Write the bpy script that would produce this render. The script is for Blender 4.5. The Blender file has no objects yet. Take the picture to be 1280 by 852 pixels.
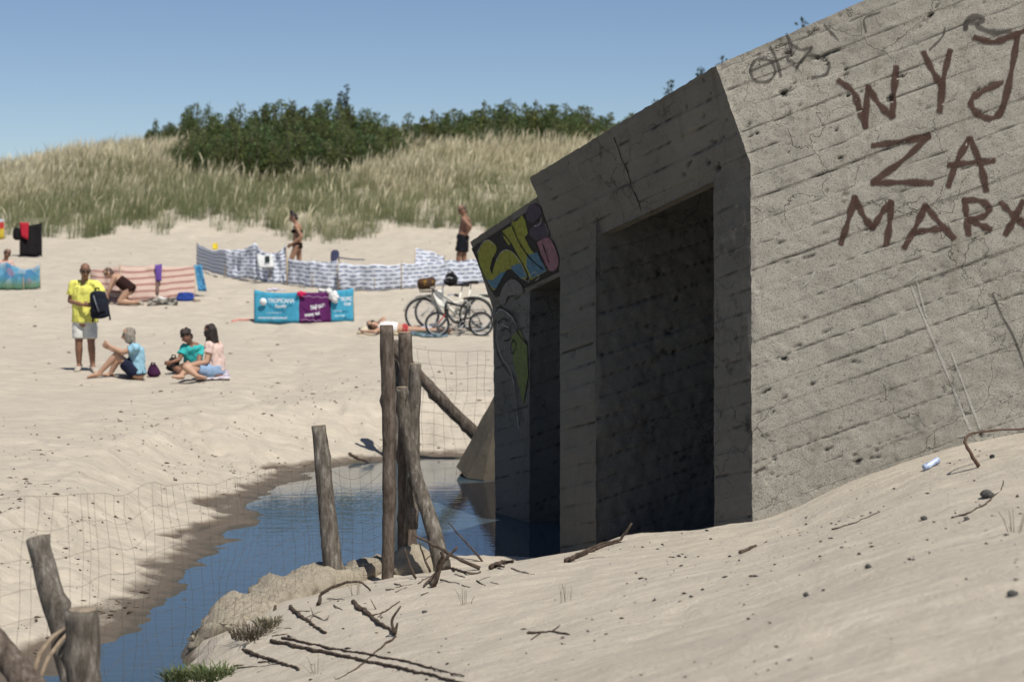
import bpy, bmesh, math, random
import numpy as np
from mathutils import Vector, Matrix

random.seed(7)
rng = np.random.default_rng(7)
scene = bpy.context.scene
COL = scene.collection

# ---------------------------------------------------------------- camera, sky, sun, exposure
F, CX, CY, HY, CAMZ = 2400.0, 640.0, 426.0, 285.0, 3.0      # focal length in photo pixels, centre, horizon row, eye height
PITCH = math.atan((CY - HY) / F)
cam_data = bpy.data.cameras.new('camera')
cam = bpy.data.objects.new('camera', cam_data); COL.objects.link(cam)
cam.location = (0, 0, CAMZ)
cam.rotation_euler = (math.pi / 2 - PITCH, 0, 0)
cam_data.sensor_width = 36.0
cam_data.lens = 36.0 * F / 1280.0
cam_data.clip_start = 0.1; cam_data.clip_end = 5000
cam_data.dof.use_dof = True
cam_data.dof.focus_distance = 15.0
cam_data.dof.aperture_fstop = 2.6
scene.camera = cam

SUN_EL = math.radians(60)
SUN_AZ = Vector((0.57, -0.82)).normalized()
TO_SUN = Vector((math.cos(SUN_EL) * SUN_AZ.x, math.cos(SUN_EL) * SUN_AZ.y, math.sin(SUN_EL)))
world = bpy.data.worlds.new('World'); scene.world = world
world.use_nodes = True
wn = world.node_tree
bg = wn.nodes['Background']
sky = wn.nodes.new('ShaderNodeTexSky')
sky.sky_type = 'NISHITA'; sky.sun_disc = False
sky.sun_elevation = SUN_EL
sky.sun_rotation = math.atan2(SUN_AZ.x, SUN_AZ.y)
sky.altitude = 0; sky.air_density = 0.6; sky.dust_density = 0.2; sky.ozone_density = 1.7
wn.links.new(sky.outputs[0], bg.inputs[0])
bg.inputs[1].default_value = 0.074
sl = bpy.data.lights.new('sun', 'SUN'); so = bpy.data.objects.new('sun', sl); COL.objects.link(so)
sl.energy = 4.0; sl.angle = math.radians(0.53); sl.color = (1.0, 0.95, 0.87)
so.rotation_euler = (-TO_SUN).to_track_quat('-Z', 'Y').to_euler()
so.location = (20, -20, 40)
scene.view_settings.view_transform = 'Standard'
scene.view_settings.look = 'None'
scene.view_settings.exposure = 0.28
scene.view_settings.gamma = 1.0
scene.view_settings.use_curve_mapping = False

# ---------------------------------------------------------------- photo pixel -> ray helpers
_fw = Vector((0, math.cos(PITCH), -math.sin(PITCH))); _up = Vector((0, math.sin(PITCH), math.cos(PITCH)))
CAM = Vector((0, 0, CAMZ))
def ray(x, y):
    d = _fw + Vector((1, 0, 0)) * ((x - CX) / F) + _up * ((CY - y) / F)
    return d / d.y
def pt(x, y, d): return CAM + ray(x, y) * d
def at_z(x, y, z):
    r = ray(x, y); return CAM + r * ((z - CAMZ) / r.z)
def on_plane(x, y, p0, n):
    r = ray(x, y); return CAM + r * ((p0 - CAM).dot(n) / r.dot(n))

# ---------------------------------------------------------------- vectorised noise
def _hash(ix, iy, iz, seed):
    h = (ix.astype(np.int64) * 374761393 + iy.astype(np.int64) * 668265263 + iz.astype(np.int64) * 2147483647 + seed * 974634777) & 0xFFFFFFFF
    h = ((h ^ (h >> 13)) * 1274126177) & 0xFFFFFFFF
    h = ((h ^ (h >> 16)) * 2246822519) & 0xFFFFFFFF
    h = h ^ (h >> 15)
    return (h & 0xFFFFFF) / float(0xFFFFFF)
def vnoise(x, y, z=None, seed=0):
    x = np.asarray(x, float); y = np.asarray(y, float)
    z = np.zeros_like(x) if z is None else np.asarray(z, float)
    ix, iy, iz = np.floor(x), np.floor(y), np.floor(z)
    fx, fy, fz = x - ix, y - iy, z - iz
    fx = fx * fx * fx * (fx * (fx * 6 - 15) + 10); fy = fy * fy * fy * (fy * (fy * 6 - 15) + 10); fz = fz * fz * fz * (fz * (fz * 6 - 15) + 10)
    r = 0
    for a in (0, 1):
        for b in (0, 1):
            for c in (0, 1):
                w = (fx if a else 1 - fx) * (fy if b else 1 - fy) * (fz if c else 1 - fz)
                r = r + w * _hash(ix + a, iy + b, iz + c, seed)
    return r * 2 - 1
def fbm(x, y, z=None, seed=0, oct=4, gain=0.5, lac=2.03):
    r = 0; a = 1.0; f = 1.0; zz = None
    for o in range(oct):
        r = r + a * vnoise(np.asarray(x) * f, np.asarray(y) * f, None if z is None else np.asarray(z) * f, seed + o * 17)
        a *= gain; f *= lac
    return r
def sstep(a, b, x):
    t = np.clip((np.asarray(x, float) - a) / (b - a), 0, 1); return t * t * (3 - 2 * t)

# ---------------------------------------------------------------- object helpers
def tag(o, label=None, cat=None, group=None, kind=None):
    if label: o['label'] = label
    if cat: o['category'] = cat
    if group: o['group'] = group
    if kind: o['kind'] = kind
    return o
def empty(name, loc, label=None, cat=None, group=None):
    o = bpy.data.objects.new(name, None); COL.objects.link(o); o.location = loc
    o.empty_display_size = 0.1
    return tag(o, label, cat, group)
def link(name, me, mat=None, parent=None, smooth=True):
    o = bpy.data.objects.new(name, me); COL.objects.link(o)
    if mat is not None:
        for m in (mat if isinstance(mat, (list, tuple)) else [mat]): me.materials.append(m)
    if smooth and len(me.polygons): me.polygons.foreach_set('use_smooth', np.ones(len(me.polygons), bool))
    if parent is not None:
        o.parent = parent
        root = parent
        off = Vector((0, 0, 0))
        while root is not None: off += root.location; root = root.parent
        o.location = -off                       # mesh data stays in world coordinates
    return o
class MB:
    """collects shapes as one mesh (world coordinates)"""
    def __init__(s): s.v = []; s.f = []; s.m = []
    def add(s, vs, fs, mi=0):
        b = len(s.v); s.v += [tuple(v) for v in vs]; s.f += [tuple(i + b for i in f) for f in fs]; s.m += [mi] * len(fs); return s
    def box(s, c, sx, sy, sz, rz=0, mi=0, M=None):
        vs = [Vector((x * sx / 2, y * sy / 2, z * sz / 2)) for x in (-1, 1) for y in (-1, 1) for z in (-1, 1)]
        R = M if M is not None else Matrix.Rotation(rz, 3, 'Z')
        vs = [R @ v + Vector(c) for v in vs]
        return s.add(vs, [(0, 1, 3, 2), (4, 6, 7, 5), (0, 4, 5, 1), (2, 3, 7, 6), (0, 2, 6, 4), (1, 5, 7, 3)], mi)
    def tube(s, pts, rad, seg=8, mi=0, caps=True, closed=False):
        pts = [Vector(p) for p in pts]; n = len(pts)
        if not isinstance(rad, (list, tuple)): rad = [rad] * n
        prev = None; rings = []
        for i, p in enumerate(pts):
            if closed: t = pts[(i + 1) % n] - pts[i - 1]
            else: t = pts[min(i + 1, n - 1)] - pts[max(i - 1, 0)]
            t = t.normalized() if t.length > 1e-9 else Vector((0, 0, 1))
            if prev is None:
                a = t.orthogonal().normalized()
            else:
                a = prev - t * prev.dot(t); a = a.normalized() if a.length > 1e-6 else t.orthogonal().normalized()
            prev = a; b = t.cross(a)
            rings.append([p + (a * math.cos(2 * math.pi * k / seg) + b * math.sin(2 * math.pi * k / seg)) * rad[i] for k in range(seg)])
        vs = [v for r in rings for v in r]; fs = []
        for i in range(n if closed else n - 1):
            j = (i + 1) % n
            for k in range(seg):
                fs.append((i * seg + k, i * seg + (k + 1) % seg, j * seg + (k + 1) % seg, j * seg + k))
        if caps and not closed:
            fs.append(tuple(range(seg - 1, -1, -1))); fs.append(tuple((n - 1) * seg + k for k in range(seg)))
        return s.add(vs, fs, mi)
    def blob(s, p0, p1, a0, b0, a1, b1, right=None, cap=0.9, seg=14, mi=0):
        """tapered, elliptical limb from p0 to p1: half-width a along 'right', half-depth b across; cap = roundness of the ends"""
        p0 = Vector(p0); p1 = Vector(p1); ax = p1 - p0; L = ax.length
        ax = ax / L if L > 1e-6 else Vector((0, 0, 1))
        r = Vector(right) if right is not None else ax.orthogonal()
        r = (r - ax * r.dot(ax)); r = r.normalized() if r.length > 1e-4 else ax.orthogonal().normalized()
        q = ax.cross(r)
        st = []
        for k in (80, 62, 42, 20):
            c = math.cos(math.radians(k)); sn = math.sin(math.radians(k)); m = min(a0, b0)
            st.append((p0 - ax * (m * cap * sn), a0 * c, b0 * c))
        for t in (0, .25, .5, .75, 1): st.append((p0.lerp(p1, t), a0 + (a1 - a0) * t, b0 + (b1 - b0) * t))
        for k in (20, 42, 62, 80):
            c = math.cos(math.radians(k)); sn = math.sin(math.radians(k)); m = min(a1, b1)
            st.append((p1 + ax * (m * cap * sn), a1 * c, b1 * c))
        vs = [p + r * (A * math.cos(2 * math.pi * k / seg)) + q * (B * math.sin(2 * math.pi * k / seg)) for p, A, B in st for k in range(seg)]
        n = len(st); fs = [(i * seg + k, i * seg + (k + 1) % seg, (i + 1) * seg + (k + 1) % seg, (i + 1) * seg + k) for i in range(n - 1) for k in range(seg)]
        fs.append(tuple(range(seg - 1, -1, -1))); fs.append(tuple((n - 1) * seg + k for k in range(seg)))
        return s.add(vs, fs, mi)
    def cap(s, p0, p1, r0, r1, **k): return s.blob(p0, p1, r0, r0, r1, r1, **k)
    def mesh(s, name):
        me = bpy.data.meshes.new(name); me.from_pydata(s.v, [], s.f)
        if any(s.m): me.polygons.foreach_set('material_index', s.m)
        me.update(); return me
    def build(s, name, mat, parent=None, smooth=True): return link(name, s.mesh(name), mat, parent, smooth)
    def remesh(s, name, mat, parent=None, voxel=0.01, smooth=4, noise_amp=0.0, noise_f=14.0, seed=0):
        me = s.mesh(name); o = bpy.data.objects.new('tmp', me); COL.objects.link(o)
        m = o.modifiers.new('r', 'REMESH'); m.mode = 'VOXEL'; m.voxel_size = voxel
        if smooth: q = o.modifiers.new('s', 'SMOOTH'); q.iterations = smooth; q.factor = 0.5
        dg = bpy.context.evaluated_depsgraph_get()
        nm = bpy.data.meshes.new_from_object(o.evaluated_get(dg)); nm.name = name
        bpy.data.objects.remove(o); bpy.data.meshes.remove(me)
        if noise_amp:
            n = len(nm.vertices); co = np.empty(n * 3); nm.vertices.foreach_get('co', co); co = co.reshape(-1, 3)
            no = np.empty(n * 3); nm.vertex_normals.foreach_get('vector', no); no = no.reshape(-1, 3)
            d = fbm(co[:, 0] * noise_f, co[:, 1] * noise_f, co[:, 2] * noise_f * .6, seed, 3) * noise_amp
            nm.vertices.foreach_set('co', (co + no * d[:, None]).ravel()); nm.update()
        return link(name, nm, mat, parent)
def np_mesh(name, co, faces, cols=None):
    """co (N,3); faces (M,k) all the same size; cols (N,3) point colours"""
    me = bpy.data.meshes.new(name); co = np.asarray(co, np.float32); faces = np.asarray(faces, np.int32); k = faces.shape[1]
    me.vertices.add(len(co)); me.vertices.foreach_set('co', co.ravel())
    me.loops.add(faces.size); me.loops.foreach_set('vertex_index', faces.ravel())
    me.polygons.add(len(faces)); me.polygons.foreach_set('loop_start', np.arange(0, faces.size, k, dtype=np.int32))
    me.update(calc_edges=True)
    if cols is not None:
        a = me.color_attributes.new('col', 'FLOAT_COLOR', 'POINT'); c = np.ones((len(co), 4), np.float32); c[:, :3] = cols
        a.data.foreach_set('color', c.ravel())
    return me

# ---------------------------------------------------------------- material helpers
class NT:
    def __init__(s, name):
        s.m = bpy.data.materials.new(name); s.m.use_nodes = True; s.t = s.m.node_tree
        s.b = s.t.nodes['Principled BSDF']; s.out = s.t.nodes['Material Output']
    def n(s, typ, **kw):
        d = s.t.nodes.new(typ)
        for k, v in kw.items():
            if k.startswith('i_'): d.inputs[k[2:].replace('_', ' ')].default_value = v
            elif k.startswith('n_'): d.inputs[int(k[2:])].default_value = v
            else: setattr(d, k, v)
        return d
    def l(s, a, b): s.t.links.new(a, b)
    def noise(s, vec, scale, detail=4, rough=0.55):
        d = s.n('ShaderNodeTexNoise'); d.inputs['Scale'].default_value = scale; d.inputs['Detail'].default_value = detail; d.inputs['Roughness'].default_value = rough
        if vec is not None: s.l(vec, d.inputs['Vector'])
        return d.outputs['Fac']
    def ramp(s, fac, stops, interp='LINEAR'):
        r = s.n('ShaderNodeValToRGB'); e = r.color_ramp; e.interpolation = interp
        while len(e.elements) < len(stops): e.elements.new(0.5)
        for el, (p, c) in zip(e.elements, stops):
            el.position = p; el.color = (c, c, c, 1) if isinstance(c, (int, float)) else (*c, 1)
        s.l(fac, r.inputs[0]); return r.outputs[0]
    def mix(s, fac, a, b, typ='MIX'):
        d = s.n('ShaderNodeMix', data_type='RGBA', blend_type=typ, clamp_factor=True)
        for src, sock in ((fac, d.inputs[0]), (a, d.inputs[6]), (b, d.inputs[7])):
            if isinstance(src, (int, float)): sock.default_value = src
            elif isinstance(src, (tuple, list)): sock.default_value = (*src, 1)
            else: s.l(src, sock)
        return d.outputs[2]
    def math(s, op, a, b=None, clamp=False):
        d = s.n('ShaderNodeMath', operation=op, use_clamp=clamp)
        for src, sock in ((a, d.inputs[0]), (b, d.inputs[1])):
            if src is None: continue
            if isinstance(src, (int, float)): sock.default_value = src
            else: s.l(src, sock)
        return d.outputs[0]
    def bump(s, height, strength=0.3, dist=0.01, normal=None):
        d = s.n('ShaderNodeBump'); d.inputs['Strength'].default_value = strength; d.inputs['Distance'].default_value = dist
        s.l(height, d.inputs['Height'])
        if normal is not None: s.l(normal, d.inputs['Normal'])
        return d.outputs[0]
    def done(s, col=None, rough=None, nrm=None, spec=None):
        if col is not None:
            if isinstance(col, (tuple, list)): s.b.inputs['Base Color'].default_value = (*col, 1)
            else: s.l(col, s.b.inputs['Base Color'])
        if rough is not None:
            if isinstance(rough, (int, float)): s.b.inputs['Roughness'].default_value = rough
            else: s.l(rough, s.b.inputs['Roughness'])
        if nrm is not None: s.l(nrm, s.b.inputs['Normal'])
        if spec is not None: s.b.inputs['Specular IOR Level'].default_value = spec
        return s.m
    def pos(s): return s.n('ShaderNodeNewGeometry').outputs['Position']
    def uv(s): return s.n('ShaderNodeUVMap').outputs['UV']
    def attr(s, name, out='Color'): return s.n('ShaderNodeAttribute', attribute_name=name).outputs[out]
MATS = {}
def plain(name, col, rough=0.7, var=0.18, scale=9.0, spec=0.3, bump=0.0):
    """one-colour cloth, plastic, skin ... with slight tone variation"""
    if name in MATS: return MATS[name]
    t = NT(name); p = t.pos()
    f = t.noise(p, scale, 3)
    a = tuple(c * (1 - var) for c in col); b = tuple(min(1, c * (1 + var)) for c in col)
    c = t.ramp(f, [(0.3, a), (0.7, b)])
    nrm = t.bump(t.noise(p, scale * 3, 3), bump, 0.01) if bump else None
    MATS[name] = t.done(c, rough, nrm, spec); return MATS[name]

# ================================================================ THE GROUND
def gp(x, y, z): p = at_z(x, y, z); return (p.x, p.y)
far_shore = [(-4.1, 6.0), (-3.7, 10.0)] + [gp(x, y, 0) for x, y in ((60, 842), (130, 812), (185, 785), (225, 752), (245, 722), (300, 668), (318, 645), (322, 628), (350, 606), (400, 588), (450, 579), (520, 575), (600, 572), (690, 570))] + [(3, 25.4), (9, 26)]
near_shore = [(-2.9, 6.0), (-2.5, 9.5)] + [gp(x, y, 0) for x, y in ((228, 850), (236, 800), (330, 748), (440, 715), (560, 706), (640, 707), (700, 712))] + [(1.1, 16.6), (9, 17.5)]
POND = far_shore + near_shore[::-1]
def poly_dist(X, Y, line):
    d = np.full(X.shape, 1e9)
    for (ax, ay), (bx, by) in zip(line[:-1], line[1:]):
        dx, dy = bx - ax, by - ay; L = dx * dx + dy * dy
        t = np.clip(((X - ax) * dx + (Y - ay) * dy) / L, 0, 1)
        d = np.minimum(d, (X - ax - t * dx) ** 2 + (Y - ay - t * dy) ** 2)
    return np.sqrt(d)
def inside(X, Y, poly):
    r = np.zeros(X.shape, bool); n = len(poly)
    for i in range(n):
        (x1, y1), (x2, y2) = poly[i], poly[(i + 1) % n]
        c = ((y1 > Y) != (y2 > Y)); den = (y2 - y1) if abs(y2 - y1) > 1e-9 else 1e-9
        r ^= c & (X < (x2 - x1) * (Y - y1) / den + x1)
    return r
# foreground mound: heights read along the base of the bunker wall, the crest before the water and the slope towards the lens
mc = []
for x, y, z in ((228, 848, .12), (300, 852, .27), (262, 800, .16), (340, 772, .36), (400, 742, .36), (440, 733, .38), (500, 722, .36), (560, 714, .36), (620, 706, .33), (660, 707, .33), (703, 705, .36),
                (735, 690, .48), (765, 672, .6), (800, 668, .66), (850, 664, .74), (900, 655, .84), (450, 800, .5), (640, 780, .72), (640, 852, .86), (780, 790, .92),
                (900, 760, 1.06), (900, 852, 1.24), (1060, 700, 1.24), (1150, 852, 1.46), (1280, 852, 1.58), (1280, 700, 1.6), (1150, 640, 1.38), (480, 852, .6), (1000, 655, 1.02)):
    p = at_z(x, y, z); mc.append((p.x, p.y, z))
for x, y, d in ((940, 650, 13.8), (1050, 608, 13.7), (1150, 574, 13.6), (1280, 540, 13.5)):
    p = pt(x, y, d); mc.append((p.x, p.y, p.z))
mc += [(-2.2, 9, .1), (-1.5, 7, .5), (-.5, 5, 1.0), (1.5, 4, 1.5), (4, 4, 1.7), (6, 9, 1.75), (6, 13, 1.8), (1.9, 14.6, .8), (1.6, 15.6, .5), (3.5, 15, 1.2)]
mc = np.array(mc)
def _tps(r2): return np.where(r2 > 1e-12, 0.5 * r2 * np.log(np.maximum(r2, 1e-12)), 0)
_n = len(mc); _A = np.zeros((_n + 3, _n + 3))
_A[:_n, :_n] = _tps((mc[:, None, 0] - mc[None, :, 0]) ** 2 + (mc[:, None, 1] - mc[None, :, 1]) ** 2) + np.eye(_n) * 0.004
_A[:_n, _n] = 1; _A[:_n, _n + 1:] = mc[:, :2]; _A[_n, :_n] = 1; _A[_n + 1:, :_n] = mc[:, :2].T
_w = np.linalg.solve(_A, np.concatenate([mc[:, 2], [0, 0, 0]]))
def mound(X, Y):
    xx = np.clip(X, -4, 7); yy = np.clip(Y, 4, 18)
    r = _w[_n] + _w[_n + 1] * xx + _w[_n + 2] * yy
    for i in range(_n): r = r + _w[i] * _tps((xx - mc[i, 0]) ** 2 + (yy - mc[i, 1]) ** 2)
    return np.clip(r, .12, 2.0)
BY = np.array([-400, 6, 12, 20, 24.8, 30.4, 35, 38.5, 39.5, 41.5, 44.5, 48, 51, 55, 57.5, 60, 64, 69, 74, 78, 84, 95, 140, 1500])
BZ = np.array([.5, .5, .52, .55, .6, .75, .82, .88, 1.03, 1.34, 1.68, 1.9, 2.15, 2.5, 2.75, 3.3, 4.1, 5.0, 5.75, 6.1, 6.0, 5.2, 4.8, 4.5])
_ys = np.linspace(0, 160, 1601); _k = np.exp(-0.5 * (np.arange(-20, 21) / 7.0) ** 2); _k /= _k.sum()
_bz = np.convolve(np.pad(np.interp(_ys, BY, BZ), 20, mode='edge'), _k, 'valid')
def beach(X, Y):
    Yw = Y + 1.3 * vnoise(X * .11, Y * .03, seed=5) * sstep(50, 58, Y)
    b = np.interp(Yw, _ys, _bz)
    lat = np.interp(X, [-60, -30, -21, -13, -8, 0, 8, 16, 60], [-1.8, -1.5, -1.05, .3, .3, .1, .15, .4, .6])
    b = b + lat * sstep(60, 76, Y) + sstep(58, 64, Y) * .35 * fbm(X * .22, Y * .22, seed=3, oct=3)
    return b
def ground(X, Y):
    X = np.atleast_1d(np.asarray(X, float)); Y = np.atleast_1d(np.asarray(Y, float))
    dF = poly_dist(X, Y, far_shore); dN = poly_dist(X, Y, near_shore)
    ins = inside(X, Y, POND)
    wob = .14 * vnoise(X * 1.7, Y * 1.7, seed=11) + .08 * vnoise(X * 5, Y * 5, seed=12) + .03 * vnoise(X * 15, Y * 11, seed=13)
    sF = np.where(ins, -dF, dF) + wob * (dF < 3); sN = np.where(ins, -dN, dN) + wob * .4
    bank = lambda s: np.where(s < 0, np.maximum(s * .35, -.5), .13 * s / (1 + .5 * np.abs(s)) + .75 * sstep(.15, 3.0, s))
    zl = np.minimum(beach(X, Y), bank(sF)); zl = np.where(Y > 27.5, beach(X, Y), zl)
    t = sstep(25.5, 28.5, Y); zl = np.where((Y > 25.5) & (Y < 28.5), np.minimum(beach(X, Y), bank(sF)) * (1 - t) + beach(X, Y) * t, zl)
    bankN = np.where(sN < 0, np.maximum(sN * .35, -.5), sN * .9)
    zr = np.minimum(mound(X, Y), bankN)
    left = dF < dN
    z = np.where(left, zl, zr)
    # trampled sand: dents along the far bank, soft wind ridges on the mound, faint unevenness farther out
    dry = sstep(.03, .2, z)
    churn = np.where(left, sstep(6.0, .6, sF) * sstep(.1, .5, sF), 0) * sstep(.0, .08, z)
    lump = fbm(X * 2.1, Y * 1.3, seed=21, oct=4)
    dent = -np.maximum(0, vnoise(X * 3.3, Y * 2.3, seed=27) - .25)
    z = z + churn * (.04 * lump + .10 * dent)
    far_n = np.where(left, sstep(24, 27, Y) * (1 - sstep(70, 90, Y)), 0)
    z = z + far_n * (.035 * fbm(X * .9, Y * .6, seed=31, oct=3) + .028 * np.minimum(0, fbm(X * 3.1, Y * 1.6, seed=36, oct=2)))
    nm = np.where(left, 0, dry)
    ridge = np.sin((X * .55 + Y * .95) * 5.2 + 2.2 * fbm(X * .8, Y * .8, seed=41, oct=2))
    dents = -np.maximum(0, vnoise(X * 4.6, Y * 3.4, seed=28) - .35)
    z = z + nm * (.02 * fbm(X * 1.1, Y * 1.1, seed=43, oct=3) + .006 * ridge + .022 * dents + .005 * fbm(X * 9, Y * 9, seed=45, oct=3))
    return z
def gz(x, y): return float(ground(x, y)[0])
_dd = np.concatenate([np.arange(4.5, 30, .02), np.arange(30, 110, .05)])
def hit(x, y):
    """the ground point seen at a photo pixel"""
    r = ray(x, y); g = ground(r.x * _dd, _dd); z = CAMZ + r.z * _dd
    i = int(np.argmax(z < g)); return CAM + r * float(_dd[i])
def axis(parts):
    o = []
    for a, b, s in parts: o += list(np.arange(a, b - 1e-6, s))
    return np.array(o + [parts[-1][1]])
gx = axis([(-1500, -200, 130), (-200, -60, 10), (-60, -26, 1.2), (-26, -13, .35), (-13, -5, .11), (-5, 5.5, .05), (5.5, 12, .2), (12, 30, .8), (30, 100, 7), (100, 1500, 140)])
gy = axis([(-300, -20, 40), (-20, 3, 2), (3, 6, .2), (6, 19, .045), (19, 32, .07), (32, 50, .16), (50, 85, .35), (85, 120, 1.5), (120, 1500, 60)])
GX, GY = np.meshgrid(gx, gy); fz = ground(GX.ravel(), GY.ravel())
nx, ny = len(gx), len(gy)
ii = (np.arange(ny - 1)[:, None] * nx + np.arange(nx - 1)[None, :]).ravel()
t = NT('beach sand'); p = t.pos()
sep = t.n('ShaderNodeSeparateXYZ'); t.l(p, sep.inputs[0])
tone = t.ramp(t.noise(p, 1.3, 5), [(.3, (.50, .442, .355)), (.7, (.57, .507, .41))])
grain = t.ramp(t.noise(p, 420, 2), [(.30, (.25, .21, .16)), (.42, (.48, .425, .34)), (.75, (.57, .505, .41))])
colr = t.mix(.4, tone, grain)
streak = t.ramp(t.noise(p, 5.5, 5, .7), [(.44, 0.), (.58, 1.)])
colr = t.mix(t.math('MULTIPLY', streak, .22), colr, (.36, .32, .27))
mps = t.n('ShaderNodeMapping'); t.l(p, mps.inputs[0]); mps.inputs['Scale'].default_value = (.55, 2.6, 1.0); mps.inputs['Rotation'].default_value = (0, 0, -.25)
ws = t.noise(mps.outputs[0], 3.2, 7, .72); colr = t.mix(t.ramp(ws, [(.50, 0.), (.55, .34)]), colr, (.38, .345, .295)); colr = t.mix(t.ramp(ws, [(.36, .35), (.45, 0.)]), colr, (.66, .60, .51))
zz = t.math('ADD', sep.outputs[2], t.math('MULTIPLY', t.math('SUBTRACT', t.noise(p, 3.5, 4), .5), .10))
wet = t.ramp(zz, [(.035, 1.), (.075, 0.)])
colr = t.mix(wet, colr, (.145, .115, .085))
soak = t.ramp(zz, [(0.0, 1.), (.02, 0.)]); colr = t.mix(soak, colr, (.09, .08, .06))
rough = t.ramp(wet, [(0, .95), (1, .55)])
nb = t.bump(ws, .5, .05); nb = t.bump(t.noise(p, 22, 6, .7), .6, .03, nb); nb = t.bump(t.noise(p, 200, 2), .5, .004, nb)
SAND = t.done(colr, rough, nb, .2)
g = link('beach_ground', np_mesh('beach_ground', np.stack([GX.ravel(), GY.ravel(), fz], 1), np.stack([ii, ii + 1, ii + nx + 1, ii + nx], 1)), SAND)
tag(g, 'pale trampled beach sand rising to the grassy dune', None, None, 'structure')

# ---------------------------------------------------------------- the water channel
t = NT('channel water'); p = t.pos()
mp = t.n('ShaderNodeMapping'); t.l(p, mp.inputs[0]); mp.inputs['Scale'].default_value = (1.0, 2.4, 1.0); mp.inputs['Rotation'].default_value = (0, 0, .15)
h1 = t.noise(mp.outputs[0], 2.6, 3); h2 = t.noise(mp.outputs[0], 11, 2)
nb = t.bump(h1, .05, .05); nb = t.bump(h2, .04, .015, nb)
t.b.inputs['IOR'].default_value = 1.333
WATER = t.done((.052, .080, .100), .015, nb, 1.0)
wx = np.linspace(-6, 10, 33); wy = np.linspace(5.5, 28, 46); WX, WY = np.meshgrid(wx, wy)
wi = (np.arange(45)[:, None] * 33 + np.arange(32)[None, :]).ravel()
w = link('water_channel', np_mesh('water', np.stack([WX.ravel(), WY.ravel(), np.zeros(WX.size)], 1), np.stack([wi, wi + 1, wi + 34, wi + 33], 1)), WATER)
tag(w, 'still channel water mirroring the blue sky', None, None, 'structure')

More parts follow.
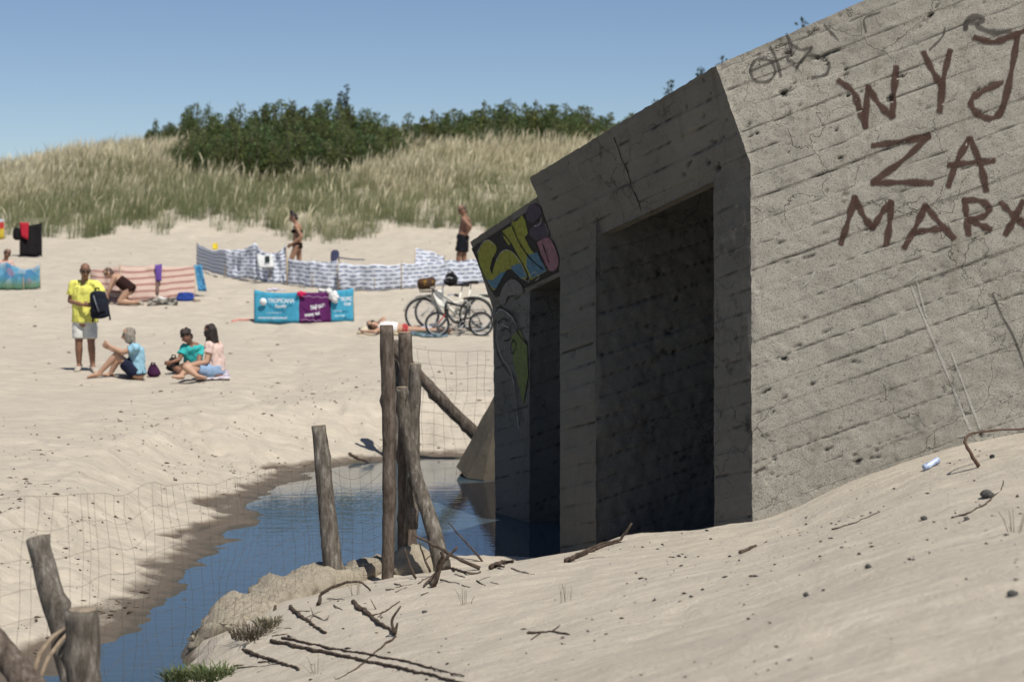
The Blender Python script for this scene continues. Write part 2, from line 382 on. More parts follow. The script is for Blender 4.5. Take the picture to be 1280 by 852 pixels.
# ================================================================ THE BUNKER
def concrete(name, base, dark, grime=.5, gritty=1.0, boardvar=.10):
    t = NT(name); p = t.pos(); uv = t.uv()
    s = t.n('ShaderNodeSeparateXYZ'); t.l(uv, s.inputs[0])
    mp = t.n('ShaderNodeMapping'); t.l(uv, mp.inputs[0]); mp.inputs['Scale'].default_value = (.9, 6.0, 1)
    big = t.noise(p, 1.6, 5, .6); streak = t.noise(mp.outputs[0], 2.2, 5, .65)
    c = t.ramp(big, [(.28, tuple(x * .80 for x in base)), (.5, base), (.75, tuple(min(1, x * 1.16) for x in base))])
    c = t.mix(t.ramp(streak, [(.35, 0.), (.75, .45)]), c, tuple(x * .72 for x in base))
    bi = t.math('FLOOR', t.math('DIVIDE', s.outputs[1], .165))
    wn_ = t.n('ShaderNodeTexWhiteNoise', noise_dimensions='1D'); t.l(bi, wn_.inputs['W'])
    c = t.mix(t.math('MULTIPLY', wn_.outputs['Value'], boardvar * 2), c, tuple(x * .70 for x in base))
    grit = t.noise(p, 95, 3, .7)
    c = t.mix(t.ramp(grit, [(.34, .75 * gritty), (.47, 0.)]), c, tuple(x * .30 for x in base))
    c = t.mix(t.ramp(grit, [(.58, 0.), (.70, .55 * gritty)]), c, tuple(min(1, x * 1.5) for x in base))
    mould = t.noise(p, 6.5, 6, .72); patch = t.noise(p, 1.1, 2)
    mk = t.math('MULTIPLY', t.ramp(mould, [(.54, 0.), (.66, 1.)]), t.ramp(patch, [(.45, 0.), (.62, 1.)]))
    c = t.mix(t.math('MULTIPLY', mk, grime), c, dark)
    dirt = t.attr('dirt', 'Fac')
    c = t.mix(t.math('MULTIPLY', dirt, .9, True), c, tuple(x * .5 for x in dark))
    fr = t.math('FRACT', t.math('DIVIDE', s.outputs[1], .165)); dj = t.math('MULTIPLY', t.math('MINIMUM', fr, t.math('SUBTRACT', 1.0, fr)), .165)
    mp2 = t.n('ShaderNodeMapping'); t.l(uv, mp2.inputs[0]); mp2.inputs['Scale'].default_value = (1.7, 6.06, 1); msk = t.ramp(t.noise(mp2.outputs[0], 1.0, 4, .6), [(.42, .0), (.72, .75)])
    djn = t.math('ADD', dj, t.math('MULTIPLY', t.math('SUBTRACT', t.noise(p, 45, 4, .7), .5), .022))
    jl = t.math('MULTIPLY', t.ramp(djn, [(.0005, 1.), (.005, 0.)]), msk) if boardvar else t.math('MULTIPLY', djn, 0.0)
    c = t.mix(t.math('MULTIPLY', jl, .72), c, tuple(x * .8 for x in dark))
    bl = t.noise(p, .55, 4, .6); c = t.mix(t.ramp(bl, [(.52, 0.), (.68, .5)]), c, tuple(x * .62 for x in base)); c = t.mix(t.ramp(bl, [(.30, .38), (.42, 0.)]), c, tuple(min(1, x * 1.28) for x in base))
    run = t.n('ShaderNodeMapping'); t.l(p, run.inputs[0]); run.inputs['Scale'].default_value = (3.0, 3.0, .22); rn = t.noise(run.outputs[0], 2.4, 5, .6); c = t.mix(t.ramp(rn, [(.58, 0.), (.72, .45)]), c, (base[0] * .52, base[1] * .46, base[2] * .40))
    crk = t.n('ShaderNodeTexVoronoi', feature='DISTANCE_TO_EDGE'); crk.inputs['Scale'].default_value = 1.7
    wv = t.n('ShaderNodeVectorMath', operation='ADD'); t.l(p, wv.inputs[0])
    nz = t.n('ShaderNodeTexNoise'); nz.inputs['Scale'].default_value = 3.0; nz.inputs['Detail'].default_value = 5; t.l(p, nz.inputs['Vector'])
    sc = t.n('ShaderNodeVectorMath', operation='SCALE'); sc.inputs['Scale'].default_value = .55; t.l(nz.outputs['Color'], sc.inputs[0]); t.l(sc.outputs[0], wv.inputs[1]); t.l(wv.outputs[0], crk.inputs['Vector'])
    ck = t.math('MULTIPLY', t.ramp(crk.outputs['Distance'], [(0, 1.), (.006, 0.)]), t.ramp(patch, [(.4, 0.), (.6, .7)]))
    c = t.mix(ck, c, tuple(x * .6 for x in dark))
    nb = t.bump(grit, .4 * gritty, .006); nb = t.bump(t.noise(p, 30, 5, .7), .22, .012, nb)
    nb = t.bump(t.math('MULTIPLY', t.math('ADD', ck, jl), -1), .7, .012, nb)
    return t.done(c, .93, nb, .15)
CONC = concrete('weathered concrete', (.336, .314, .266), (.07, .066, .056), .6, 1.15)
CONC_SHADE = concrete('shade-darkened concrete', (.150, .144, .126), (.035, .032, .028), .8, .55, .16)  # same concrete with the shade of the front put into a darker base colour
CONC_IN = concrete('shade-darkened inner concrete', (.148, .140, .122), (.03, .028, .025), .9, .7)  # doorway shade is put into this darker base colour
E1 = Vector((-.5, 1, 0)).normalized()                        # the shaded face runs back and to the left
E2H = Vector((1, -.15, 0)).normalized()
N2 = Vector((-.15, -1, 0)).normalized(); N2 = (N2 + Vector((0, 0, math.tan(math.radians(8))))).normalized()
K0 = pt(940, 650, 13.8)
P2 = lambda x, y: on_plane(x, y, K0, N2)
K1 = P2(938, 205); T1 = P2(895, 82); KB = P2(941, 790)
N1 = E1.cross(K1 - K0).normalized()
if N1.x > 0: N1 = -N1
P1 = lambda x, y: on_plane(x, y, K0, N1)
LF = P1(700, 317)
NU = (LF - K1).cross(T1 - K1).normalized()
if NU.x > 0: NU = -NU
PU = lambda x, y: on_plane(x, y, K1, NU)
TL = PU(662, 222)
T2 = P2(1430, -152); R1 = P2(1430, 30); R0 = P2(1430, 600)
NR = (T2 - T1).cross(TL - T1).normalized()
if NR.z < 0: NR = -NR
NIN = Vector((.894, .447, -.02)).normalized()                # into the bunker, square to the shaded face
BOARD1 = (Vector((-.56, 1, -.256))).normalized(); BOARD2 = (P2(1250, 392) - P2(950, 500)).normalized()

def relief(u, v, seed, amp, h=.165):
    """depth of the shuttering-board print at (u,v) metres on a wall"""
    vv = v + .006 * vnoise(u * 1.5, v * 2, seed=seed) + .004 * vnoise(u * 9, v * 9, seed=seed + 1)
    b = vv / h; i = np.floor(b); f = b - i; dj = np.minimum(f, 1 - f) * h
    j = np.where(f < .5, i, i + 1)
    step = (_hash(i, i * 0, i * 0, seed) - .5) * .012
    chip = np.clip(.55 + .9 * vnoise(u * 1.3 + j * 7.7, j * 3.1, seed=seed + 2) + .5 * vnoise(u * 14, j, seed=seed + 3), 0, 1)
    wid = .0025 + .006 * np.clip(vnoise(u * 8, j * 5, seed=seed + 4), 0, 1)
    gr = np.exp(-(dj / wid) ** 2) * chip
    spall = np.clip(fbm(u * 9, v * 17, seed=seed + 6, oct=4, gain=.6) - .98, 0, 1) * np.clip(fbm(u * .9, v * .9, seed=seed + 8, oct=2) + .35, 0, 1)
    d = step - gr * .010 - spall * .05 + .004 * fbm(u * 12, v * 12, seed=seed + 7, oct=3) + .005 * fbm(u * 1.6, v * 1.6, seed=seed + 9, oct=2)
    return d * amp, np.clip(gr * 1.0 + spall * 2.0, 0, 1)
def panel(name, q, mat, parent, board, out, res=.018, amp=1.0, seed=0, fade=(1, 1, 1, 1), edge=.004):
    """a wall face on the quad q (bl, br, tr, tl): bilinear grid pushed in and out by the board print; fade = which edges (b, r, t, l) are free"""
    bl, br, tr, tl = [np.array(p) for p in q]
    W = max(np.linalg.norm(br - bl), np.linalg.norm(tr - tl)); Hh = max(np.linalg.norm(tl - bl), np.linalg.norm(tr - br))
    n = max(2, int(W / res)); m = max(2, int(Hh / res))
    S, T_ = np.meshgrid(np.linspace(0, 1, n + 1), np.linspace(0, 1, m + 1)); S = S.ravel()[:, None]; T_ = T_.ravel()[:, None]
    co = (1 - S) * (1 - T_) * bl + S * (1 - T_) * br + S * T_ * tr + (1 - S) * T_ * tl
    nr = np.array(out.normalized()); ub = np.array((board - out * board.dot(out)).normalized()); vb = np.cross(nr, ub)
    if vb[2] < 0: vb = -vb
    u = co @ ub; v = co @ vb
    d, dirt = relief(u, v, seed, amp)
    de = np.full(len(co), 9.0); s1 = S[:, 0]; t1 = T_[:, 0]
    if fade[0]: de = np.minimum(de, t1 * Hh)
    if fade[1]: de = np.minimum(de, (1 - s1) * W)
    if fade[2]: de = np.minimum(de, (1 - t1) * Hh)
    if fade[3]: de = np.minimum(de, s1 * W)
    k = sstep(0, .03, de)
    wob = np.stack([fbm(co[:, 0] * 16 + 3.1 * a, co[:, 1] * 16, co[:, 2] * 16, 60 + a, 3) for a in range(3)], 1) * edge * (1 - sstep(0, .06, de))[:, None]
    co = co + nr * (d * k)[:, None] + wob
    i0 = (np.arange(m)[:, None] * (n + 1) + np.arange(n)[None, :]).ravel()
    me = np_mesh(name, co, np.stack([i0, i0 + 1, i0 + n + 2, i0 + n + 1], 1))
    a = me.attributes.new('dirt', 'FLOAT', 'POINT'); a.data.foreach_set('value', (dirt * k).astype(np.float32))
    lv = np.empty(len(me.loops), np.int32); me.loops.foreach_get('vertex_index', lv)
    v = v + .006 * vnoise(u * 1.5, v * 2, seed=seed) + .004 * vnoise(u * 9, v * 9, seed=seed + 1)
    me.uv_layers.new(name='UVMap').data.foreach_set('uv', np.stack([u[lv], v[lv]], 1).astype(np.float32).ravel())
    return link(name, me, mat, parent)
def hull(name, pts, mat, parent):
    bm = bmesh.new()
    for p in pts: bm.verts.new(p)
    r = bmesh.ops.convex_hull(bm, input=bm.verts)
    bmesh.ops.delete(bm, geom=[v for v in bm.verts if not v.link_faces], context='VERTS')
    bmesh.ops.recalc_face_normals(bm, faces=bm.faces)
    me = bpy.data.meshes.new(name); bm.to_mesh(me); bm.free()
    return link(name, me, mat, parent, smooth=False)
bunker = empty('bunker', (2.6, 15.5, 0), 'big tilted grey concrete bunker with an open dark doorway and brown painted words', 'bunker')
IN = .035
DEP = NIN * 2.7
# --- shaded front: lintel band, two jamb pillars, the reveal seen through the doorway
panel('lintel_band', (LF, K1, T1, TL), CONC_SHADE, bunker, BOARD1, NU, seed=100)
panel('jamb_pillar', (P1(700, 770), P1(745, 770), P1(745, 296), LF), CONC_SHADE, bunker, BOARD1, N1, seed=120)
panel('jamb_pillar', (P1(893, 770), P1(941, 770), K1, P1(892, 227)), CONC_SHADE, bunker, BOARD1, N1, seed=120)
a, b_ = P1(745, 770), P1(745, 296)
UPZ = Vector((0, 0, .75))
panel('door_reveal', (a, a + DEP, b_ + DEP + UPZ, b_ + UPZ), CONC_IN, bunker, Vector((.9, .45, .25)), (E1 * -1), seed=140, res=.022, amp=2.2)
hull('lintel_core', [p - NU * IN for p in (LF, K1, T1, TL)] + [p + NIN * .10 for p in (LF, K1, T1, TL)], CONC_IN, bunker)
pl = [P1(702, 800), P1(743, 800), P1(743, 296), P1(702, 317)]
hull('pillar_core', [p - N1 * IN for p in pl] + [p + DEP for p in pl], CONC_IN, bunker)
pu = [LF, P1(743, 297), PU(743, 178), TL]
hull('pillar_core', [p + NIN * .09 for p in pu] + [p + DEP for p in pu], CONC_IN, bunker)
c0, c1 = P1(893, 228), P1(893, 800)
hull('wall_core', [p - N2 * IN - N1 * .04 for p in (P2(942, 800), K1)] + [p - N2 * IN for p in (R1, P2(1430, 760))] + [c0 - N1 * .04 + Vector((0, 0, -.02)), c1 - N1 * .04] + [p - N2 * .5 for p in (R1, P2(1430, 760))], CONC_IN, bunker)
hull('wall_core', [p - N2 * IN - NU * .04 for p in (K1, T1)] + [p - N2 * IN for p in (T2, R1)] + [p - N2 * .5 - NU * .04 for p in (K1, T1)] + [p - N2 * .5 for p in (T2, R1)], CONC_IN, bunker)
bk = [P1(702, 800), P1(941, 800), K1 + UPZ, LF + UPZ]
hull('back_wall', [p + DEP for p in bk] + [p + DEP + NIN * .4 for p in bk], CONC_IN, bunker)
rt = [T1, TL, T2]
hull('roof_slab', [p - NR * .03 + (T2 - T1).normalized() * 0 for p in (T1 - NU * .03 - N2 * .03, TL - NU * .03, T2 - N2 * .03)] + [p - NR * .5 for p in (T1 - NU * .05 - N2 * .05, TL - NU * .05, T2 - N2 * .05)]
     + [TL + NIN * 3.4 - NR * (TL + NIN * 3.4 - TL).dot(NR) - NR * z for z in (.03, .5)] + [T2 + Vector((0, 2.6, 0)) - NR * (Vector((0, 2.6, 0)).dot(NR)) - NR * z for z in (.03, .5)], CONC_SHADE, bunker)
# --- sunlit side wall
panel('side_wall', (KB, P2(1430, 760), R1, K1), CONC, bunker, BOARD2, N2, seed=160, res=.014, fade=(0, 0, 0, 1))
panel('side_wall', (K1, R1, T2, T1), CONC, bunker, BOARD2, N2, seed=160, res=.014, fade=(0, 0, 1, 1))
# --- second portal behind, recessed
K3 = at_z(620, 640, 0)
P3 = lambda x, y: on_plane(x, y, K3, N1)
F3 = P3(616, 385)
P3U = lambda x, y: on_plane(x, y, F3, NU)
panel('rear_lintel_band', (F3, P3U(770, 312), P3U(770, 180), P3U(588, 302)), CONC_SHADE, bunker, BOARD1, NU, seed=200, amp=.5)
panel('rear_pillar', (P3(620, 690), P3(662, 690), P3(662, 360), F3), CONC_SHADE, bunker, BOARD1, N1, seed=220, amp=.8)
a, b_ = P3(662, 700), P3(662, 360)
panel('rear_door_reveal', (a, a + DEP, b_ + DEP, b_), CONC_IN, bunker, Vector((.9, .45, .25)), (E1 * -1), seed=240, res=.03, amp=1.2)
q = [F3, P3U(770, 312), P3U(770, 180), P3U(588, 302)]
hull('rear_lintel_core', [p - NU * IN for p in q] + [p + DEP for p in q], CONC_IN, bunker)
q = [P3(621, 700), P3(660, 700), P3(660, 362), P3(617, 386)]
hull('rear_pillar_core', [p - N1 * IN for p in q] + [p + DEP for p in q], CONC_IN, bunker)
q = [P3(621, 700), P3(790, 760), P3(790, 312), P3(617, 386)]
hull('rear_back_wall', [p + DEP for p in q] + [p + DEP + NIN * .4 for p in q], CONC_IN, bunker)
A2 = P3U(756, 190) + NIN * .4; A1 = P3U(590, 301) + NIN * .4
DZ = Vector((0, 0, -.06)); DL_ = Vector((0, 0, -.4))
hull('added_rear_roof', [p + q for p in (A1, A2, A1 + NIN * 4.5, A2 + NIN * 4.5) for q in (DZ, DL_)], CONC_SHADE, bunker)  # unseen slab added to stop sunlight leaking into the rear doorway
hull('added_roof_link', [p + q for p in (TL + NIN * .12, TL + NIN * 4.2, A2, A2 + NIN * 4.2) for q in (DZ * 3, DL_)], CONC_SHADE, bunker)  # unseen slab added to keep sun from entering between the two roofs
# --- broken concrete wedge lying against the far end, in the water
def rough_block(name, pts, mat, parent, cuts=4, amp=.03, seed=0, f=3.0):
    o = hull(name, pts, mat, parent); me = o.data
    bm = bmesh.new(); bm.from_mesh(me)
    for _ in range(cuts): bmesh.ops.subdivide_edges(bm, edges=[e for e in bm.edges if e.calc_length() > .07], cuts=1, use_grid_fill=True)
    bmesh.ops.triangulate(bm, faces=bm.faces)
    n = len(bm.verts); co = np.array([v.co for v in bm.verts]); bm.normal_update(); no = np.array([v.normal for v in bm.verts])
    d = fbm(co[:, 0] * f, co[:, 1] * f, co[:, 2] * f, seed, 4) * amp - np.clip(fbm(co[:, 0] * f * 3, co[:, 1] * f * 3, co[:, 2] * f * 3, seed + 50, 3) - .4, 0, 1) * amp * 2
    co = co + no * d[:, None]
    for v, c in zip(bm.verts, co): v.co = c
    bm.to_mesh(me); bm.free(); me.polygons.foreach_set('use_smooth', np.ones(len(me.polygons), bool)); return o
CONC_W = concrete('stained concrete', (.135, .115, .088), (.09, .075, .055), .5, .6)
wedge = rough_block('concrete_wedge', [pt(570, 583, 23.4), pt(583, 597, 22.9), pt(604, 600, 22.7), pt(619, 528, 22.9), pt(623, 486, 23.4), pt(640, 484, 23.6), pt(640, 620, 22.6), pt(600, 604, 24.6), pt(640, 604, 24.8), pt(640, 490, 24.4)], CONC_W, None, 4, .007, 5)
wedge.data.polygons.foreach_set('use_smooth', np.zeros(len(wedge.data.polygons), bool))
tag(wedge, 'broken triangular concrete wedge leaning at the far end of the bunker in the water', 'concrete block')

# ================================================================ PAINT ON THE BUNKER
def paint_mat(name, col, soft=True, strength=.9):
    t = NT(name); p = t.pos()
    n = t.noise(p, 60, 4, .7); c = t.ramp(n, [(.3, tuple(x * .75 for x in col)), (.7, tuple(x * 1.2 for x in col))])
    t.done(c, .8, t.bump(t.noise(p, 95, 3, .7), .5, .006), .15)
    tr = t.n('ShaderNodeBsdfTransparent'); mx = t.n('ShaderNodeMixShader')
    a = t.attr('alpha', 'Fac')
    a = t.math('MULTIPLY', t.math('SUBTRACT', t.math('MULTIPLY', a, 1.7), t.math('MULTIPLY', n, .75)), strength * 1.35, True)
    a = t.math('MINIMUM', a, strength)
    t.l(a, mx.inputs[0]); t.l(tr.outputs[0], mx.inputs[1]); t.l(t.b.outputs[0], mx.inputs[2]); t.l(mx.outputs[0], t.out.inputs['Surface'])
    return t.m
def smooth_line(pts, n):
    """Catmull-Rom through the points"""
    P = [np.array(p, float) for p in pts]
    if len(P) == 2: return [P[0] + (P[1] - P[0]) * k / n for k in range(n + 1)]
    P = [2 * P[0] - P[1]] + P + [2 * P[-1] - P[-2]]; o = []
    for i in range(1, len(P) - 2):
        for k in range(n):
            t = k / n; a, b, c, d = P[i - 1:i + 3]
            o.append(.5 * (2 * b + (c - a) * t + (2 * a - 5 * b + 4 * c - d) * t * t + (3 * b - a - 3 * c + d) * t ** 3))
    o.append(P[-2]); return o
def strokes(name, lines, width, plane, nrm, board, seed, amp, mat, parent, lift=.004, curve=True, flat=False):
    """spray or brush lines: soft-edged ribbons lying on the wall relief; lines in photo pixels, width in metres"""
    if name != 'painted_letter' and len(lines) > 1:
        for l in lines: strokes(name, [l], width, plane, nrm, board, seed, amp, mat, parent, lift, curve, flat)
        return
    V = []; Fc = []; A = []
    nr = nrm.normalized(); ub = (board - nr * board.dot(nr)).normalized(); vb = nr.cross(ub)
    if vb.z < 0: vb = -vb
    K = (-1, -.72, -.4, 0, .4, .72, 1); AL = (0, .34, .8, 1, .8, .34, 0)
    for ln in lines:
        px = smooth_line(ln, 8) if curve and len(ln) > 2 else [q for a, b in zip(ln[:-1], ln[1:]) for q in smooth_line([a, b], 8)[:(None if b is ln[-1] else -1)]]
        P = [plane(q[0], q[1]) for q in px]
        ext0 = (P[0] - P[1]).normalized(); ext1 = (P[-1] - P[-2]).normalized()
        P = [P[0] + ext0 * width * .35] + P + [P[-1] + ext1 * width * .35]; n = len(P); base = len(V)
        for i, p in enumerate(P):
            t = (P[min(i + 1, n - 1)] - P[max(i - 1, 0)]).normalized(); s = nr.cross(t)
            w = width * .5 * (1 + .22 * math.sin(i * .9 + seed) + .15 * math.sin(i * .37 + 2))
            for k, al in zip(K, AL):
                V.append(p + s * w * k); A.append(al * (0 if i in (0, n - 1) else 1))
        m = len(K)
        Fc += [(base + i * m + k, base + i * m + k + 1, base + (i + 1) * m + k + 1, base + (i + 1) * m + k) for i in range(n - 1) for k in range(m - 1)]
    co = np.array([list(v) for v in V])
    d, _ = relief(co @ np.array(ub), co @ np.array(vb), seed, amp)
    co = co + np.array(nr) * ((0 if flat else d) + lift)[:, None] if not flat else co + np.array(nr) * lift
    me = np_mesh(name, co, np.array(Fc)); a = me.attributes.new('alpha', 'FLOAT', 'POINT'); a.data.foreach_set('value', np.array(A, np.float32))
    return link(name, me, mat, parent)
BROWN = paint_mat('brown spray paint', (.075, .043, .034), strength=.84); GREYP = paint_mat('faded grey spray paint', (.075, .068, .06), strength=.62)
def W2(name, lines, w=.078, mat=BROWN, curve=True):
    if name != 'painted_letter' and len(lines) > 1:
        for l in lines: W2(name, [l], w, mat, curve)
        return
    return strokes(name, lines, w, P2, N2, BOARD2, 160, 1.0, mat, bunker, .005, curve)
def z7(pts): return [(1020 + x / 2.75, 20 + y / 2.75) for x, y in pts]            # enlarged view -> photo pixels
letters = [
    [z7([(78, 222), (128, 262), (150, 320), (170, 383)]), z7([(170, 380), (178, 245)]), z7([(180, 243), (215, 300), (262, 347)]), z7([(264, 345), (268, 270), (276, 175)])],
    [z7([(370, 125), (405, 195), (432, 240)]), z7([(462, 118), (440, 210), (425, 330)])],
    [z7([(545, 75), (610, 90), (665, 72), (720, 50)]), z7([(695, 60), (672, 190), (640, 320), (600, 352), (555, 335), (532, 300), (560, 265), (640, 228)])],
    [z7([(195, 446), (290, 432), (390, 412)]), z7([(388, 414), (300, 495), (196, 570)]), z7([(194, 574), (290, 572), (400, 574)])],
    [z7([(455, 585), (485, 500), (528, 420)]), z7([(530, 420), (565, 510), (586, 600)]), z7([(458, 512), (530, 505), (612, 497)])],
    [z7([(86, 782), (112, 700), (134, 622)]), z7([(134, 624), (165, 690), (196, 730)]), z7([(196, 728), (225, 680), (258, 640)]), z7([(260, 640), (254, 710), (242, 786)])],
    [z7([(304, 796), (345, 720), (376, 652)]), z7([(376, 652), (425, 710), (474, 764)]), z7([(336, 742), (390, 736), (440, 728)])],
    [z7([(512, 632), (518, 690), (524, 752)]), z7([(508, 632), (560, 634), (594, 655), (580, 685), (528, 702)]), z7([(530, 700), (565, 718), (600, 734)])],
    [z7([(636, 640), (665, 672), (695, 698), (725, 730)]), z7([(712, 636), (680, 700), (652, 750)])],
]
for L in letters: W2('painted_letter', L, .067)
ok = lambda x, y: (860 + x / 2.581, y / 2.581)
W2('faded_tag', [[ok(*q) for q in [(265, 195), (225, 190), (203, 220), (215, 258), (258, 262), (282, 232), (270, 195)]], [ok(265, 150), ok(285, 190), ok(300, 245)], [ok(200, 230), ok(320, 180)],
                 [ok(*q) for q in [(318, 110), (335, 150), (322, 190), (345, 205)]], [ok(330, 140), ok(365, 160), ok(400, 152)], [ok(400, 155), ok(360, 205), ok(350, 222)],
                 [ok(*q) for q in [(350, 215), (385, 180), (425, 185), (455, 205), (445, 240), (400, 250)]]], .030, GREYP)
W2('faded_tag', [[ok(*q) for q in [(895, 92), (910, 55), (950, 60), (935, 85), (985, 105), (1040, 100)]], [ok(895, 95), ok(900, 70), ok(935, 75)]], .055, GREYP)
W2('faded_tag', [[ok(440, 80), ok(485, 130)], [ok(780, 160), ok(820, 120), ok(830, 90)], [ok(575, 105), ok(570, 60), ok(620, 40)]], .022, GREYP)
LIMEP = paint_mat('white lime run', (.50, .48, .43), strength=.55)
dn = lambda x, y: (860 + x / 2.243, 300 + y / 2.243)
W2('lime_streak', [[dn(625, 125), dn(660, 215), dn(700, 310), dn(745, 420), dn(790, 530)]], .026, LIMEP)
W2('lime_streak', [[dn(738, 315), dn(770, 400), dn(818, 528)]], .022, LIMEP)
W2('lime_streak', [[dn(320, 132), dn(345, 110), dn(358, 80)], [dn(640, 110), dn(668, 215)], [dn(548, 242), dn(556, 280)], [dn(620, 115), dn(655, 85)], [dn(755, 550), dn(800, 545)], [dn(480, 85), dn(478, 150)]], .02, LIMEP)
TARP = paint_mat('black tar', (.02, .018, .016), strength=.85)
TARP2 = paint_mat('faded tar', (.035, .032, .028), strength=.6)
W2('tar_stain', [[dn(855, 150), dn(880, 210), dn(915, 275), dn(950, 370)]], .018, TARP2)
# old rust-lined chips on the corner of the wall
# --- colour mural on the rear portal
def fill(name, polys, plane, nrm, mat, lift):
    if len(polys) > 1:
        for k, q in enumerate(polys): fill(name, [q], plane, nrm, mat, lift + k * .0004)
        return
    m = MB()
    for pl_ in polys:
        b = len(m.v); m.v += [tuple(plane(x, y) + nrm * lift) for x, y in pl_]; m.f.append(tuple(range(b, b + len(pl_)))); m.m.append(0)
    me = m.mesh(name); bm = bmesh.new(); bm.from_mesh(me); bmesh.ops.triangulate(bm, faces=bm.faces)
    bm.normal_update()
    for f in bm.faces:
        if f.normal.dot(nrm) < 0: f.normal_flip()
    bm.to_mesh(me); bm.free(); return link(name, me, mat, bunker, smooth=False)
def wall_paint(name, col):
    t = NT(name); p = t.pos(); n = t.noise(p, 24, 5, .7)
    return t.done(t.ramp(n, [(.28, tuple(x * .35 for x in col)), (.48, tuple(x * .72 for x in col)), (.75, tuple(x * .95 for x in col))]), .75, t.bump(t.noise(p, 60, 4), .4, .008), .2)
m8 = lambda pts: [(570 + x / 4.257, 240 + y / 4.257) for x, y in pts]
def rnd(pts, n=5): return [tuple(q) for q in smooth_line(list(pts) + [pts[0]], n)[:-1]]
LIMEG = wall_paint('yellow-green mural paint', (.30, .31, .055)); BLUEG = wall_paint('blue mural paint', (.10, .21, .30)); PURP = wall_paint('dark purple mural paint', (.075, .06, .085))
PINK = wall_paint('pink mural paint', (.30, .16, .19)); BLK = wall_paint('black mural paint', (.028, .027, .027)); GRYM = wall_paint('grey mural paint', (.17, .165, .16)); GRNM = wall_paint('green mural paint', (.16, .19, .06))
fill('mural_ground', [m8([(85, 300), (250, 190), (410, 85), (545, 380), (550, 425), (385, 505), (215, 560), (175, 500)])], P3U, NU, BLK, .008)
S1 = rnd(m8([(120, 322), (150, 268), (180, 255), (213, 277), (220, 310), (200, 350), (186, 400), (196, 428), (217, 365), (242, 320), (272, 306), (312, 322), (350, 372), (384, 448), (350, 458), (300, 408), (258, 432), (215, 518), (188, 502), (155, 440), (130, 380)]), 3)
fill('mural_letter', [S1], P3U, NU, LIMEG, .011)
S2 = m8([(247, 208), (300, 178), (302, 158), (330, 152), (356, 122), (374, 152), (388, 220), (370, 240), (400, 300), (468, 378), (490, 418), (402, 468), (372, 400), (332, 330), (302, 272), (285, 282), (262, 247)])
fill('mural_letter', [S2], P3U, NU, LIMEG, .0115)
fill('mural_shade', [m8([(298, 395), (345, 376), (383, 446), (350, 456), (304, 412)]), m8([(168, 462), (200, 470), (240, 430), (272, 418), (232, 490), (215, 516), (190, 500)]), m8([(385, 335), (438, 318), (468, 380), (488, 418), (412, 456), (380, 395)])], P3U, NU, BLUEG, .014)
fill('mural_shape', [rnd(m8([(385, 150), (378, 110), (395, 72), (425, 62), (452, 80), (460, 115), (440, 145), (410, 165)]), 3), m8([(398, 195), (465, 142), (505, 235), (432, 258), (396, 230)])], P3U, NU, PURP, .013)
fill('mural_shape', [rnd(m8([(432, 268), (498, 242), (540, 315), (551, 385), (520, 420), (482, 398), (452, 325)]), 3)], P3U, NU, PINK, .0135)
OUTL = paint_mat('black outline paint', (.02, .02, .02)); WHTL = paint_mat('white outline paint', (.42, .41, .39), strength=.8)
def M3(name, lines, w, mat, plane=P3U, nrm=NU, lift=.018):
    for l in lines: strokes(name, [m8(l)], w, plane, nrm, BOARD1, 200, .5, mat, bunker, lift, True, True)
M3('mural_outline', [[(305, 180), (345, 270), (400, 350), (470, 410)], [(250, 210), (300, 275)], [(205, 350), (192, 400), (200, 430)], [(432, 268), (470, 360), (492, 405)], [(470, 280), (500, 370)]], .028, OUTL)
M3('mural_highlight', [[(425, 180), (450, 172), (468, 140)], [(470, 140), (500, 215)], [(222, 365), (245, 322), (275, 306), (312, 322), (350, 372), (382, 445)], [(120, 322), (150, 268), (182, 255), (214, 280)], [(360, 455), (395, 475), (400, 445), (430, 425), (450, 450), (430, 470)]], .012, WHTL)
P3q = lambda x, y: on_plane(x, y, F3 + N1 * .012, N1)
fill('mural_shape', [rnd(m8([(232, 580), (255, 505), (300, 462), (345, 482), (366, 528), (335, 545), (285, 552), (262, 600)]), 3)], P3U, NU, GRYM, .015)
fill('mural_shape', [[(640, 420), (651, 412), (660, 432), (661, 470), (655, 506), (650, 484), (643, 452)]], P3, N1, GRNM, .010)
z6 = lambda x, y: (560 + x / 2.505, 400 + y / 2.505)
strokes('mural_outline', [[z6(152, 0), z6(150, 60), z6(165, 120), z6(190, 160), z6(212, 190), z6(222, 260), z6(228, 330)], [z6(210, 0), z6(222, 40), z6(250, 75)], [(621, 390), (626, 384), (640, 392), (648, 404), (649, 414)], [z6(208, 60), z6(216, 80), z6(206, 105), z6(200, 85), z6(208, 60)], [(624, 404), (630, 398), (636, 402)], [(628, 414), (634, 410), (640, 416), (638, 424), (632, 426)]], .022, P3, N1, BOARD1, 220, .8, OUTL, bunker, .016, True, True)
strokes('mural_highlight', [[z6(160, 10), z6(158, 60), z6(172, 115), z6(196, 150), z6(212, 200)], [(622, 392), (628, 387), (640, 395), (646, 405)], [z6(222, 300), z6(226, 340)], [(625, 412), (630, 406), (638, 410)]], .012, P3, N1, BOARD1, 220, .8, WHTL, bunker, .018, True, True)
WHITED = paint_mat('chalky mark', (.36, .35, .33), strength=.5)
strokes('chalk_mark', [[(714, 205), (718, 220)], [(722, 206), (727, 222), (734, 232)], [(735, 290), (738, 298)]], .012, PU, NU, BOARD1, 100, 1.0, WHITED, bunker, .006)
strokes('joint_crack', [[(768, 172), (775, 190), (784, 214), (789, 232), (797, 248), (801, 264)]], .020, PU, NU, BOARD1, 100, 1.0, TARP, bunker, .004)

